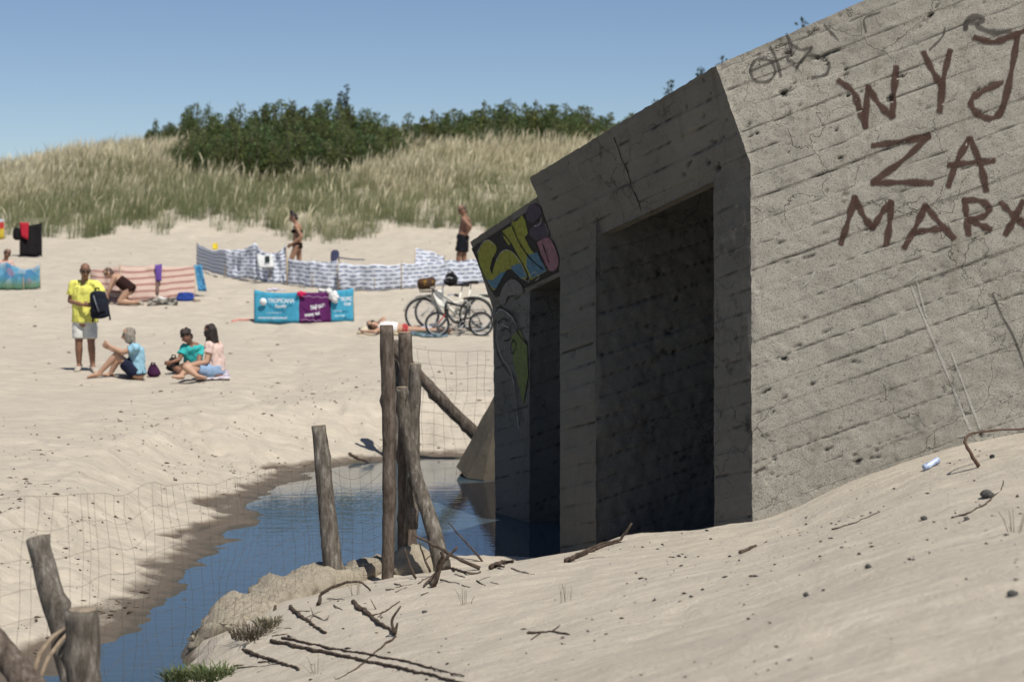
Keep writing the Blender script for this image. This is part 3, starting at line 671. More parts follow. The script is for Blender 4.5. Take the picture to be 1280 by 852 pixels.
# ================================================================ DRIFTWOOD, POSTS, ROCKS IN FRONT
def bark(name, a, b, light=(.33, .30, .26)):
    t = NT(name); p = t.pos(); mp = t.n('ShaderNodeMapping'); t.l(p, mp.inputs[0]); mp.inputs['Scale'].default_value = (1, 1, .28)
    n = t.noise(mp.outputs[0], 26, 6, .7); n2 = t.noise(p, 7, 4)
    c = t.mix(n2, t.ramp(n, [(.3, tuple(x * .35 for x in a)), (.5, a), (.72, light)]), t.ramp(n, [(.3, tuple(x * .3 for x in b)), (.55, b), (.8, light)]))
    nb = t.bump(n, .8, .02); nb = t.bump(t.noise(mp.outputs[0], 90, 3), .5, .006, nb)
    return t.done(c, .9, nb, .1)
BARK = bark('grey weathered bark', (.19, .165, .135), (.115, .10, .085), (.42, .39, .34)); BARKB = bark('brown bark', (.165, .13, .105), (.11, .088, .07), (.29, .25, .21))
CUT = plain('sawn wood end', (.26, .21, .15), .85, .3, 40)
TWIG = bark('dry twig bark', (.115, .085, .065), (.08, .06, .048), (.2, .16, .13)); TWIGB = bark('bleached twig', (.24, .20, .16), (.18, .15, .12))
def log(name, pts, r, mat, label, cat='fence post', group=None, seed=0, knots=4, seg=14):
    """an uneven trunk through 3-D points; r = (bottom, top)"""
    pts = [Vector(p) for p in pts]
    tot = sum((b - a).length for a, b in zip(pts[:-1], pts[1:])); n = max(10, int(tot / .055))
    P = [Vector(p) for p in smooth_line([tuple(p) for p in pts], max(4, n // (len(pts) - 1)))]
    m = len(P); rs = [r[0] + (r[1] - r[0]) * i / (m - 1) for i in range(m)]
    mb = MB(); mb.tube(P, rs, seg, 0)
    me = mb.mesh('trunk'); co = np.array([v.co for v in me.vertices]); cen = np.repeat(np.array([list(p) for p in P]), seg, 0)
    dv = co[:len(cen)] - cen; k = 1 + .13 * fbm(co[:, 0] * 9, co[:, 1] * 9, co[:, 2] * 3.5, seed, 3)[:len(cen)] + .07 * vnoise(co[:, 0] * 40, co[:, 1] * 40, co[:, 2] * 16, seed + 5)[:len(cen)]
    rr = random.Random(seed)
    for _ in range(knots):
        c = co[rr.randrange(len(cen))]; dd = np.linalg.norm(co[:len(cen)] - c, axis=1); k = k + .35 * np.exp(-(dd / (r[0] * .5)) ** 2)
    co[:len(cen)] = cen + dv * k[:, None]; me.vertices.foreach_set('co', co.ravel()); me.update()
    root = empty(name, tuple(P[0]), label, cat, group)
    link('trunk', me, mat, root)
    ax = (P[-1] - P[-2]).normalized(); c = MB(); c.tube([P[-1] + ax * .001, P[-1] + ax * .006], [rs[-1] * .97, rs[-1] * .86], seg); c.build('cut_end', CUT, root)
    return root
A_ = at_z(419, 712, .16)
def pp(x, y, d): return pt(x, y, d)
log('fence_post', [pp(421, 735, 15.4), pp(415, 690, 15.4), pp(406, 610, 15.45), pp(398, 532, 15.5)], (.082, .062), BARK, 'short leaning bark post by itself, left of the tall posts at the water', 'fence post', 'fence posts by the water', 1)
log('fence_post', [pp(484, 735, 15.5), pp(486, 640, 15.5), pp(486, 520, 15.5), pp(483, 407, 15.5)], (.052, .056), BARKB, 'tallest straight thin brown post at the water, leftmost of the close cluster', 'fence post', 'fence posts by the water', 2)
log('fence_post', [pp(509, 720, 16.1), pp(509, 620, 16.1), pp(509, 500, 16.1), pp(506, 416, 16.1)], (.085, .06), BARKB, 'upright reddish brown post standing behind the two lichen grey ones in the cluster', 'fence post', 'fence posts by the water', 3)
log('fence_post', [pp(514, 660, 15.85), pp(516, 600, 15.85), pp(517, 530, 15.85), pp(519, 455, 15.85)], (.058, .05), BARK, 'lichen grey upright post, right one of the close cluster of posts', 'fence post', 'fence posts by the water', 4)
log('fence_post', [pp(553, 712, 15.6), pp(541, 660, 15.6), pp(519, 590, 15.65), pp(505, 520, 15.65), pp(502, 484, 15.65)], (.072, .048), BARK, 'crooked lichen grey post leaning left across the cluster by the white boulder', 'fence post', 'fence posts by the water', 5, 8)
log('fence_post', [pp(497, 602, 24.7), pp(496, 520, 24.7), pp(494, 425, 24.7)], (.075, .065), BARK, 'slim far post across the water, half hidden behind the tall cluster', 'fence post', 'fence posts by the water', 6)
log('leaning_log', [pp(606, 553, 24.75), pp(560, 508, 24.6), pp(520, 465, 24.55), pp(484, 430, 24.5)], (.085, .062), BARKB, 'brown log propped diagonally from the far post down to the concrete wedge', 'log', None, 7)
log('fence_post', [pp(98, 870, 9.2), pp(80, 790, 9.3), pp(62, 730, 9.35), pp(46, 672, 9.4)], (.066, .055), BARK, 'blurred grey post tilting left behind the stump in the bottom left corner', 'fence post', 'fence posts by the water', 8, 6)
log('fence_post', [pp(106, 960, 8.5), pp(105, 880, 8.5), pp(104, 820, 8.5), pp(103, 762, 8.5)], (.078, .068), BARK, 'thick grey broken stump in the bottom left corner, nearest the camera', 'fence post', 'fence posts by the water', 9, 9)
log('leaning_log', [pp(-60, 745, 8.9), pp(-10, 800, 8.8), pp(30, 846, 8.7), pp(80, 905, 8.6)], (.07, .062), BARKB, 'brown log slanting down into the bottom left corner beside the stump', 'log', None, 10)
# wire mesh between the posts
WIRE = plain('rusty wire', (.13, .10, .08), .6, .3, 20, .4)
def wire_fence(name, ends, top, bot, cell_u, cell_v, label, sag=.03, seed=0, r=.0011):
    m = MB(); rr = random.Random(seed); pts = [Vector(e) for e in ends]
    seglen = [(b - a).length for a, b in zip(pts[:-1], pts[1:])]; L = sum(seglen)
    def at(u):
        s = u * L; i = 0
        while i < len(seglen) - 1 and s > seglen[i]: s -= seglen[i]; i += 1
        f = s / seglen[i]; p = pts[i].lerp(pts[i + 1], min(1, f)); return p, math.sin(math.pi * min(1, f)), i, f
    nu = int(L / cell_u); nv = int(1 / cell_v)
    def P(u, v):
        p, sg, i, f = at(u); zt = top[i] + (top[i + 1] - top[i]) * f; zb = bot[i] + (bot[i + 1] - bot[i]) * f
        z = zb + (zt - zb) * v - sag * sg * (.4 + v)
        wv = float(vnoise(np.array([u * L * 2.2]), np.array([v * 3.0]), seed=seed)[0]); w2 = float(vnoise(np.array([u * L * 2.6 + 9]), np.array([v * 3.4]), seed=seed + 3)[0])
        return Vector((p.x + .05 * wv * (cell_u / .12), p.y + .10 * w2, z + .035 * w2))
    for k in range(nv + 1):
        v = k / nv; v = v ** 1.15
        m.tube([P(i / (nu * 2), v) for i in range(nu * 2 + 1)], r, 3, caps=False)
    for i in range(nu + 1):
        m.tube([P(i / nu, k / (nv * 2)) for k in range(nv * 2 + 1)], r * .85, 3, caps=False)
    o = m.build(name, WIRE, None); return tag(o, label, 'wire fence')
pa = pt(408, 600, 15.5); pb = pt(483, 600, 15.5)
wire_fence('wire_fence', [(-3.6, 9.4, 0), (-2.5, 9.5, 0), (pa.x, pa.y, 0)], (1.72, 1.66, 1.16), (.25, .2, .2), .17, .1, 'sagging rusty wire mesh from the corner stump to the short leaning post', .05, 1)
wire_fence('wire_fence', [(pa.x, pa.y, 0), (pb.x, pb.y, 0)], (1.15, 1.25), (.2, .2), .085, .09, 'wire mesh stretched between the short leaning post and the tallest post', .10, 2, .0015)
pc = pt(496, 520, 24.7); pd = pt(640, 520, 24.2)
wire_fence('wire_fence', [(pc.x, pc.y, 0), (pd.x, pd.y, 0)], (1.5, 1.45), (.1, .1), .155, .11, 'far wire mesh with large squares between the far post and the bunker', .03, 3, .0022)
VINE = plain('dry rope', (.26, .20, .14), .9, .3, 30)
m = MB(); m.tube([pt(*q) for q in ((84, 783, 9.25), (66, 795, 9.15), (50, 815, 9.1), (40, 850, 9.05), (38, 890, 9.05))], [.008, .012, .014, .012, .01], 6); m.tube([pt(*q) for q in ((86, 790, 9.2), (76, 800, 9.15), (60, 822, 9.1), (48, 852, 9.0), (46, 885, 9.0))], [.008, .01, .012, .012, .01], 6)
tag(m.build('rope', VINE), 'frayed pale rope looped down from the tilted corner post', 'rope')
# --- half-buried concrete beam and boulder at the water's edge
BEAMC = concrete('eroded concrete', (.33, .29, .225), (.13, .10, .06), 1.0, 1.0, 0)
def beam(path, hw, label):
    V = []; Fc = []; P = [Vector(p) for p in path]; P = [Vector(q) for q in smooth_line([tuple(p) for p in P], 14)]; n = len(P)
    sec = [(-1, -1.2), (-1.02, -.6), (-1, .1), (-.92, .62), (-.6, .92), (-.2, 1.0), (.25, .96), (.62, .85), (.9, .5), (1, -.1), (1.02, -.7), (1, -1.2)]; k = len(sec)
    for i, p in enumerate(P):
        t = (P[min(i + 1, n - 1)] - P[max(i - 1, 0)]); t.z = 0; t.normalize(); s = Vector((t.y, -t.x, 0)); w = hw[0] + (hw[1] - hw[0]) * i / (n - 1)
        for a, b in sec: V.append(p + s * a * w + Vector((0, 0, b * w * .85)))
    Fc = [(i * k + j, i * k + j + 1, (i + 1) * k + j + 1, (i + 1) * k + j) for i in range(n - 1) for j in range(k - 1)]
    mm = MB(); mm.add(V, Fc); mm.f.append(tuple(range(k))); mm.m.append(0); mm.f.append(tuple(range((n - 1) * k + k - 1, (n - 1) * k - 1, -1))); mm.m.append(0)
    me = mm.mesh('concrete_beam'); bm = bmesh.new(); bm.from_mesh(me); bmesh.ops.triangulate(bm, faces=bm.faces)
    for _ in range(2): bmesh.ops.subdivide_edges(bm, edges=[e for e in bm.edges if e.calc_length() > .05], cuts=1); bmesh.ops.triangulate(bm, faces=bm.faces)
    bmesh.ops.recalc_face_normals(bm, faces=bm.faces); bm.normal_update(); co = np.array([v.co for v in bm.verts]); no = np.array([v.normal for v in bm.verts])
    d = .05 * fbm(co[:, 0] * 3, co[:, 1] * 3, co[:, 2] * 3, 300, 3) + .03 * fbm(co[:, 0] * 13, co[:, 1] * 13, co[:, 2] * 13, 310, 3)
    for v, c in zip(bm.verts, co + no * d[:, None]): v.co = c
    bm.to_mesh(me); bm.free(); o = link('concrete_beam', me, BEAMC); return tag(o, label, 'concrete beam')
b0 = at_z(284, 822, .02); b1 = at_z(322, 780, .10); b2 = at_z(375, 742, .12); b3 = at_z(440, 722, .12); b4 = at_z(486, 712, .10)
beam([b0, b1, b2, b3, b4], (.30, .12), 'eroded speckled concrete beam half buried along the water edge in front')
bp = at_z(515, 716, .12); rk = []
for i in range(46):
    th = random.uniform(0, 2 * math.pi); ph = math.acos(random.uniform(-.5, 1)); rk.append(bp + Vector((.235 * math.sin(ph) * math.cos(th) + .02, .2 * math.sin(ph) * math.sin(th) + .1, .24 * math.cos(ph))))
tag(rough_block('boulder', rk, BEAMC, None, 3, .04, 31, 6.0), 'pale pitted boulder at the foot of the post cluster, twigs lying over it', 'boulder')

# --- sticks and roots on the sand
STK = 0
def stick(px, r, label, mat=TWIG, forks=(), name='dry_stick', cat='stick', lift=0.0, dz=None, group=None):
    """px: photo pixels; the stick lies on the sand where it is seen, or (third value) rises that many metres above the ground depth of its first point"""
    global STK; STK += 1; rr = random.Random(STK)
    def conv(path):
        P = []; d0 = None; path2 = []
        for a, b in zip(path[:-1], path[1:]):
            path2.append(a)
            if len(a) == 2 and len(b) == 2:
                k = int(math.hypot(b[0] - a[0], b[1] - a[1]) / 9)
                path2 += [(a[0] + (b[0] - a[0]) * i / (k + 1) + rr.uniform(-.8, .8), a[1] + (b[1] - a[1]) * i / (k + 1) + rr.uniform(-.8, .8)) for i in range(1, k + 1)]
        for q in path2 + [path[-1]]:
            if len(q) == 2: p = hit(q[0], q[1]); p = p + Vector((0, 0, r * .9 + lift)); d0 = p.y
            else: p = pt(q[0], q[1], (d0 if d0 else hit(q[0], q[1]).y) + q[2])
            P.append(p)
        return P
    m = MB()
    P0 = conv(px); S = [Vector(q) for q in smooth_line([tuple(p) for p in P0], 4)]
    S = [p + Vector((rr.uniform(-1, 1), rr.uniform(-1, 1), rr.uniform(-.5, .5))) * r * .5 for p in S]
    n = len(S); m.tube(S, [r * (1.1 - .6 * i / n) * rr.uniform(.85, 1.2) for i in range(n)], 7)
    for fk in forks:
        Pf = conv(fk); Sf = [Vector(q) for q in smooth_line([tuple(p) for p in Pf], 5)]; nf = len(Sf); m.tube(Sf, [r * .75 * (1 - .6 * i / nf) for i in range(nf)], 6)
    return tag(m.build(name, mat), label, cat, group)
stick([(441, 754), (468, 776), (494, 795)], .016, 'thick short forked stick on the sand left of centre, its fork pointing up', TWIG, [[(494, 795), (490, 775, .0), (501, 757, 0)], [(494, 792), (497, 778, 0)]])
stick([(494, 796), (470, 815), (444, 838), (420, 850)], .007, 'thin bent twig trailing from the forked stick to the bottom edge')
stick([(362, 760), (380, 775), (408, 793)], .013, 'bare dark stick lying diagonally above the end of the two parallel rods')
stick([(344, 762, 0), (348, 742, 0), (356, 746, 0)], .010, 'small upright twig sticking from the sand beside the concrete beam')
stick([(224, 801, .3), (280, 808, .2), (310, 816), (352, 830), (374, 838)], .012, 'long curved stick reaching from over the water onto the sand at bottom left')
stick([(340, 802), (400, 815), (470, 830), (540, 845), (600, 862)], .011, 'long straight dark rod lying on the sand, lower of two parallel rods', TWIG, (), 'dry_rod', 'rod')
stick([(352, 798), (420, 812), (500, 826), (580, 846)], .008, 'long straight thin rod lying on the sand, upper of two parallel rods', TWIG, (), 'dry_rod', 'rod')
stick([(398, 757), (402, 742, 0), (420, 732, 0), (446, 726, 0), (464, 738, 0)], .012, 'arched dark root bowing over the sand behind the forked stick')
stick([(540, 734), (548, 712, 0), (554, 690, -.05)], .022, 'thick forked root standing up in front of the boulder', TWIG, [[(541, 730), (552, 705, 0), (572, 683, 0)], [(545, 720), (530, 735)]])
stick([(600, 712), (570, 697, 0), (548, 684, 0), (525, 672, .1), (516, 668, .1)], .013, 'long twig laid over the boulder toward the posts')
stick([(548, 708), (566, 712), (590, 718), (602, 716)], .011, 'curved twig on the sand to the right of the thick root')
stick([(520, 724), (512, 705, 0), (506, 684, .0)], .009, 'thin twig leaning against the left side of the boulder')
stick([(538, 716), (530, 695, 0), (523, 676, 0)], .009, 'thin twig leaning on the middle of the boulder', TWIG, [[(538, 716), (532, 700, 0), (545, 690, 0)]])
stick([(603, 702), (585, 680, 0), (572, 666, 0), (560, 652, 0)], .009, 'slender bare branch arching up before the bright water', TWIG, [[(603, 702), (603, 702, 0), (590, 699, 0), (574, 697, 0)]])
stick([(612, 712), (626, 706), (641, 704)], .018, 'dark gnarled root fragment on the crest of the sand by the black water', TWIG, [[(618, 709), (630, 711)]])
stick([(710, 703), (732, 693), (756, 683), (776, 673, 0), (790, 653, -.05)], .018, 'dark root lying on the sand crest before the jamb of the doorway', TWIG, [[(712, 703), (728, 690, 0), (752, 679, 0), (768, 676, 0)], [(756, 683), (776, 678, 0), (800, 682, 0)]])
stick([(925, 692), (935, 688), (945, 683)], .012, 'short dark stick lying alone on the bare sand below the doorway')
stick([(1224, 584), (1214, 568, 0), (1206, 552, .02), (1212, 543, .06), (1240, 538, .1), (1300, 534, .1)], .011, 'bent rusty reinforcing bar hooking out of the sand by the wall', plain('rusty iron', (.10, .06, .04), .8, .3, 30), (), 'iron_bar', 'iron bar')
stick([(1040, 662), (1065, 655), (1085, 647), (1100, 640)], .005, 'hair-thin root lying along the sand below the painted wall', TWIG)
stick([(1190, 648), (1215, 640), (1235, 628), (1252, 612), (1254, 600, 0)], .006, 'thin curling root beside the dark stone at the right', TWIG)
stick([(660, 792), (690, 790), (712, 794)], .007, 'thin forked twig on the sand near the bottom centre right', TWIG, [[(690, 790), (700, 782)], [(680, 790), (664, 800)]])
for k, (x, y) in enumerate(((340, 706), (443, 560))):
    pass
stick([(262, 842), (290, 836), (350, 830)], .005, 'very thin pale twig on the sand just under the long curved stick', TWIGB)
stick([(384, 778), (392, 770), (406, 776), (412, 768, 0)], .006, 'small crooked twig on the sand above the parallel rods', TWIGB, [[(392, 770), (388, 758, 0)]])
stick([(465, 770), (480, 765), (500, 752)], .006, 'small brown twig behind the forked stick', TWIG, [[(470, 762), (463, 748, 0)], [(478, 765), (472, 772)]])
stick([(436, 568), (450, 575), (462, 580)], .02, 'dark driftwood stick lying on the far wet bank between the posts', TWIG)
for k in range(26):
    x, y = random.choice([(420, 745), (470, 740), (520, 735), (570, 722), (360, 790), (400, 770), (300, 830), (620, 715)]); x += random.uniform(-32, 32); y += random.uniform(-8, 14); a = random.uniform(-.9, .9); L = random.uniform(8, 26)
    stick([(x, y), (x + L * math.cos(a) * .5, y + L * math.sin(a) * .3), (x + L * math.cos(a), y + L * math.sin(a) * .5)], random.uniform(.003, .006), 'thin dry twig strewn on the sand near the buried beam and boulder', random.choice([TWIG, TWIGB]), (), 'thin_twig', 'twig', 0, None, 'thin twigs near the beam')
# --- stones, can
STONE = plain('dark stone', (.075, .072, .068), .85, .35, 25, .3, .4)
def stone(x, y, s, label):
    p = hit(x, y); rr = random.Random(int(x * 7 + y)); pts = []
    for i in range(26):
        v = Vector((rr.gauss(0, 1), rr.gauss(0, 1), rr.gauss(0, 1))).normalized(); pts.append(p + Vector((v.x * s * rr.uniform(.8, 1.2), v.y * s, v.z * s * .8 + s * .45)))
    return tag(rough_block('stone', pts, STONE, None, 1, s * .15, int(x), 12), label, 'stone')
stone(1234, 622, .042, 'largest dark stone on the sand slope at the right')
stone(1155, 650, .022, 'small dark stone on the sand left of the largest one'); stone(1208, 650, .02, 'small dark lump just below the largest stone at the right')
stone(1265, 745, .022, 'dark lump on the sand near the right edge'); stone(531, 766, .018, 'small black lump on the pale sand right of the forked stick')
stone(1240, 572, .02, 'reddish lump beside the bent iron bar'); stone(1086, 710, .018, 'dark pebble on the middle of the sand slope'); stone(1008, 745, .018, 'pair-sized dark pebble on the lower sand slope')
cp = hit(1163, 584) + Vector((0, -.02, .026)); ca = empty('drink_can', tuple(cp), 'crushed blue and silver drink can on the sand under the painted wall', 'can')
ax = Vector((.055, .022, .026)); m = MB(); m.tube([cp - ax, cp - ax * .9, cp - ax * .3, cp, cp + ax * .5, cp + ax * .9, cp + ax], [.017, .023, .024, .018, .023, .024, .018], 14); m.build('body', plain('dented blue and white can', (.35, .42, .58), .3, .7, 22, .6), ca)
m = MB(); m.tube([cp + ax, cp + ax * 1.06], [.019, .016], 14); m.build('lid', plain('aluminium', (.6, .6, .62), .3, .1, 9, .8), ca)

# ================================================================ DEBRIS AND PLANTS
def foliage_mat(name, trans=.25, rough=.6):
    t = NT(name); c = t.attr('col'); t.done(c, rough, None, .25)
    tr = t.n('ShaderNodeBsdfTranslucent'); t.l(c, tr.inputs[0]); mx = t.n('ShaderNodeMixShader'); mx.inputs[0].default_value = trans
    t.l(t.b.outputs[0], mx.inputs[1]); t.l(tr.outputs[0], mx.inputs[2]); t.l(mx.outputs[0], t.out.inputs['Surface']); return t.m
GRASSM = foliage_mat('marram grass'); LEAFM = foliage_mat('willow leaves', .4, .5)
# --- washed-up bits on the sand (seaweed flakes, shell grit, wood crumbs)
def debris(name, n, pick, smin, smax, label, cols):
    P = pick(n); n = len(P); z = ground(P[:, 0], P[:, 1])
    oc = np.array([(1, 0, 0), (-1, 0, 0), (0, 1, 0), (0, -1, 0), (0, 0, 1), (0, 0, -1)], float); of = np.array([(0, 2, 4), (2, 1, 4), (1, 3, 4), (3, 0, 4), (2, 0, 5), (1, 2, 5), (3, 1, 5), (0, 3, 5)])
    s = smin * (smax / smin) ** (rng.random(n) ** 2.2); el = rng.uniform(.5, 2.4, n); a = rng.uniform(0, 6.28, n)
    v = oc[None] * rng.uniform(.6, 1.3, (n, 6, 1)); v = v * np.stack([s * el, s / np.sqrt(el), s * .55], 1)[:, None]
    ca, sa = np.cos(a)[:, None], np.sin(a)[:, None]; x = v[..., 0] * ca - v[..., 1] * sa; y = v[..., 0] * sa + v[..., 1] * ca
    co = np.stack([x + P[:, 0:1], y + P[:, 1:2], v[..., 2] + (z + s * .25)[:, None]], -1).reshape(-1, 3)
    fc = (of[None] + (np.arange(n) * 6)[:, None, None]).reshape(-1, 3)
    cc = np.array(cols)[rng.integers(0, len(cols), n)] * rng.uniform(.6, 1.3, (n, 1))
    return tag(link(name, np_mesh(name, co, fc, np.repeat(cc, 6, 0)), DEBM, None, False), label, None, None, 'stuff')
t = NT('beach debris'); DEBM = t.done(t.attr('col'), .9, None, .1)
def pick_mound(n):
    X = rng.uniform(-2.2, 4.2, n * 6); Y = rng.uniform(6, 14, n * 6); dF = poly_dist(X, Y, far_shore); dN = poly_dist(X, Y, near_shore)
    w = (dN < dF) & ~inside(X, Y, POND) & (dN > .3) & (rng.random(n * 6) < .12 + .9 * sstep(-.1, .6, fbm(X * .8, Y * .8, seed=71, oct=2))); P = np.stack([X, Y], 1)[w]
    P = P[(P[:, 1] < 13.4 - .15 * (P[:, 0] - 1.7)) | (P[:, 0] < 1.6)]
    return P[:n]
debris('sand_debris', 900, pick_mound, .003, .017, 'dark crumbs of wood and pebbles strewn over the near sand slope', [(.06, .048, .038), (.09, .075, .06), (.13, .11, .09), (.05, .045, .04)])
def pick_bank(n):
    X = rng.uniform(-9, 3, n * 14); Y = rng.uniform(12, 30, n * 14); dF = poly_dist(X, Y, far_shore); dN = poly_dist(X, Y, near_shore)
    w = (dF < dN) & ~inside(X, Y, POND) & (dF > .25) & (rng.random(n * 14) < np.exp(-dF / 2.2) * (.15 + sstep(-.2, .5, fbm(X * .7, Y * .5, seed=73, oct=3))))
    return np.stack([X, Y], 1)[w][:n]
debris('bank_debris', 1900, pick_bank, .005, .026, 'dark flakes of seaweed and wood strewn over the far bank', [(.075, .055, .04), (.11, .085, .06), (.15, .12, .09), (.19, .15, .11)])
def pick_far(n):
    X = rng.uniform(-16, 8, n); Y = rng.uniform(26, 56, n); return np.stack([X, Y], 1)
debris('beach_litter', 300, pick_far, .012, .04, 'scattered dark specks on the wide beach behind', [(.12, .10, .08), (.18, .15, .12), (.25, .21, .17)])

# --- blades of grass: one row of arrays
def blades(base, n_per, h, spread, width, lean, droop, colr_lo, colr_hi, head=0.0, headcol=(.5, .44, .31), headw=2.5):
    """base (T,3) tuft roots; h (T,) heights -> verts, tris, colours"""
    T = len(base); N = T * n_per; ti = np.repeat(np.arange(T), n_per)
    a = rng.uniform(0, 2 * np.pi, N); rad = spread[ti] * np.sqrt(rng.random(N)); H = h[ti] * rng.uniform(.55, 1.12, N)
    isH = rng.random(N) < (head[ti] if hasattr(head, '__len__') else head); H = np.where(isH, H * 1.22, H)
    b = base[ti] + np.stack([np.cos(a) * rad, np.sin(a) * rad, np.zeros(N)], 1)
    la = a + rng.normal(0, .6, N); ln = np.abs(rng.normal(0, lean, N)) * H
    dx = np.cos(la) * ln + WIND * H; dy = np.sin(la) * ln
    w = width * rng.uniform(.7, 1.4, N); wa = rng.uniform(0, np.pi, N); wx = np.cos(wa) * w; wy = np.sin(wa) * w * .5
    m = b + np.stack([dx * .38, dy * .38, H * .55], 1); u = b + np.stack([dx * .75, dy * .75, H * .86], 1); tp = b + np.stack([dx * (1 + droop), dy * (1 + droop), H * np.where(isH, 1.06, .97)], 1)
    W = np.stack([wx, wy, np.zeros(N)], 1); Wu = np.where(isH[:, None], W * headw, W * .7)
    V = np.stack([b - W * .8, b + W * .8, m - W * .7, m + W * .7, u - Wu, u + Wu, tp], 1)
    F = np.array([(0, 1, 3), (0, 3, 2), (2, 3, 5), (2, 5, 4), (4, 5, 6)]); fc = (F[None] + (np.arange(N) * 7)[:, None, None]).reshape(-1, 3)
    lo = colr_lo[ti] * rng.uniform(.75, 1.25, (N, 1)); hi = colr_hi[ti] * rng.uniform(.75, 1.25, (N, 1))
    hc = np.array(headcol) * rng.uniform(.75, 1.2, (N, 1)); top = np.where(isH[:, None], hc, hi)
    C = np.stack([lo, lo, (lo + hi) / 2, (lo + hi) / 2, top, top, top], 1)
    return V.reshape(-1, 3), fc, C.reshape(-1, 3)
WIND = .10
n0 = 22000
X = rng.uniform(-26, 16, n0); Y = 54 + 29 * rng.random(n0) ** 1.15
vis = np.abs(X) < Y * .31 + 2; X = X[vis]; Y = Y[vis]
edge = 57.2 + 1.6 * fbm(X * .35, Y * 0 + 3, seed=81, oct=3) + .9 * vnoise(X * 1.4, Y * .3, seed=84) + .4 * sstep(-18, -24, X)
keep = rng.random(len(X)) < sstep(-.5, 1.6, Y - edge) * (.25 + .75 * sstep(-.3, .2, fbm(X * .5, Y * .45, seed=85, oct=3)))
px_ = 640 + X / Y * F; keep &= ~((px_ > 225) & (px_ < 500) & (Y > 65.6 + 2.0 * np.abs((px_ - 370) / 140) ** 2) & (Y < 74))
X = X[keep]; Y = Y[keep]; edge = edge[keep]
Z = ground(X, Y) - .03; T = len(X)
dry = np.clip(.10 + .58 * sstep(60.5, 71, Y) + .42 * fbm(X * .28, Y * .3, seed=88, oct=3) + rng.normal(0, .12, T), 0, 1)
green = np.array((.125, .155, .07)); straw = np.array((.54, .48, .32)); olive = np.array((.225, .235, .12))
lo = green * (1 - dry[:, None]) + olive * dry[:, None]; hi = (olive * 1.15) * (1 - dry[:, None]) + straw * dry[:, None]
hh = rng.uniform(.5, .88, T) * (1 - .15 * sstep(70, 80, Y)); hh = np.where(Y - edge < .5, hh * rng.uniform(.7, 1.1, T), hh)
V1, F1, C1 = blades(np.stack([X, Y, Z], 1), 25, hh, rng.uniform(.14, .34, T), .0062, .22, .25, lo, hi, dry * .28 + .04, (.74, .66, .46), 2.0)
gr = link('dune_grass', np_mesh('dune_grass', V1, F1, C1), GRASSM, None, False)
tag(gr, 'dense marram grass, green at the foot and straw-coloured on top of the dune', None, None, 'stuff')

# --- shrubs of the dune crest: stems with upright leafy shoots
STEM = plain('shrub stem bark', (.09, .075, .055), .9, .3, 20)
def shrub_meshes(seed, h, w, shoots, leaves, leaf=(.10, .03), base_z=.0, tone=(.125, .158, .06), upright=.75):
    r = np.random.default_rng(seed); mb = MB(); V = []; C = []
    for s in range(shoots):
        th = r.uniform(0, 2 * np.pi); q = math.sqrt(r.random()); cx, cy = math.cos(th) * q, math.sin(th) * q
        hgt = h * (1 - .38 * q * q) * (r.uniform(.62, .95) if r.random() < .88 else r.uniform(.98, 1.12)); foot = np.array([cx * w * .28, cy * w * .28, -.05])
        tip = np.array([cx * w * .62 + r.normal(0, .08), cy * w * .62 + r.normal(0, .08), hgt]); mid = foot * .3 + tip * .7; mid[2] = hgt * .5
        mid[:2] += np.array([cx, cy]) * w * .10
        path = [Vector(p) for p in smooth_line([foot, mid, tip], 4)]
        mb.tube(path, [.028 * h / 2 * (1 - .8 * i / (len(path) - 1)) + .004 for i in range(len(path))], 4, caps=False)
        pa_ = np.array([list(p) for p in path]); k = leaves // shoots
        t_ = r.uniform(.10, 1.0, k) ** .8 * (len(pa_) - 1); i0 = np.minimum(t_.astype(int), len(pa_) - 2); f = (t_ - i0)[:, None]
        c = pa_[i0] * (1 - f) + pa_[i0 + 1] * f
        rad = .26 * (w / 1.5) * (1.12 - .85 * (t_ / (len(pa_) - 1)) ** 3)[:, None] * r.random((k, 1)) ** .5
        dr = r.normal(0, 1, (k, 3)); dr[:, 2] *= .5; dr /= np.linalg.norm(dr, axis=1)[:, None]; c = c + dr * rad; c[:, 2] = np.maximum(c[:, 2], .03)
        ld = dr * (1 - upright) + np.array([0.05, 0, 1]) * upright + r.normal(0, .3, (k, 3)); ld /= np.linalg.norm(ld, axis=1)[:, None]
        sd = np.cross(ld, r.normal(0, 1, (k, 3))); sd /= np.linalg.norm(sd, axis=1)[:, None] + 1e-6
        L = leaf[0] * r.uniform(.6, 1.3, (k, 1)); W_ = leaf[1] * r.uniform(.7, 1.3, (k, 1))
        V.append(np.stack([c, c + ld * L * .5 + sd * W_, c + ld * L, c + ld * L * .5 - sd * W_], 1).reshape(-1, 3))
        cc = np.array(tone) * r.uniform(.65, 1.5, (k, 1)) * np.array([r.uniform(.8, 1.12), 1.0, r.uniform(.8, 1.15)]); C.append(np.repeat(cc, 4, 0))
    V = np.concatenate(V); C = np.concatenate(C); n = len(V) // 4
    return mb.mesh('stems'), np_mesh('crown', V, np.arange(n * 4).reshape(-1, 4), C)
def add_shrub(name, label, loc, meshes, rz=0, sc=1.0, group=None, cat='shrub', flat=1.0):
    root = empty(name, loc, label, cat, group); root.rotation_euler = (0, 0, rz); root.scale = (sc, sc, sc * flat)
    for nm, me, mt in (('stems', meshes[0], STEM), ('crown', meshes[1], LEAFM)):
        o = bpy.data.objects.new(nm, me); COL.objects.link(o); o.parent = root
        if not me.materials: me.materials.append(mt)
    return root
dark = [shrub_meshes(500 + i, 2.1, 1.7, 26, 6500, (.085, .022)) for i in range(4)]
lite = [shrub_meshes(520 + i, 1.5, 1.5, 20, 4600, (.085, .021), 0, (.15, .18, .07)) for i in range(3)]
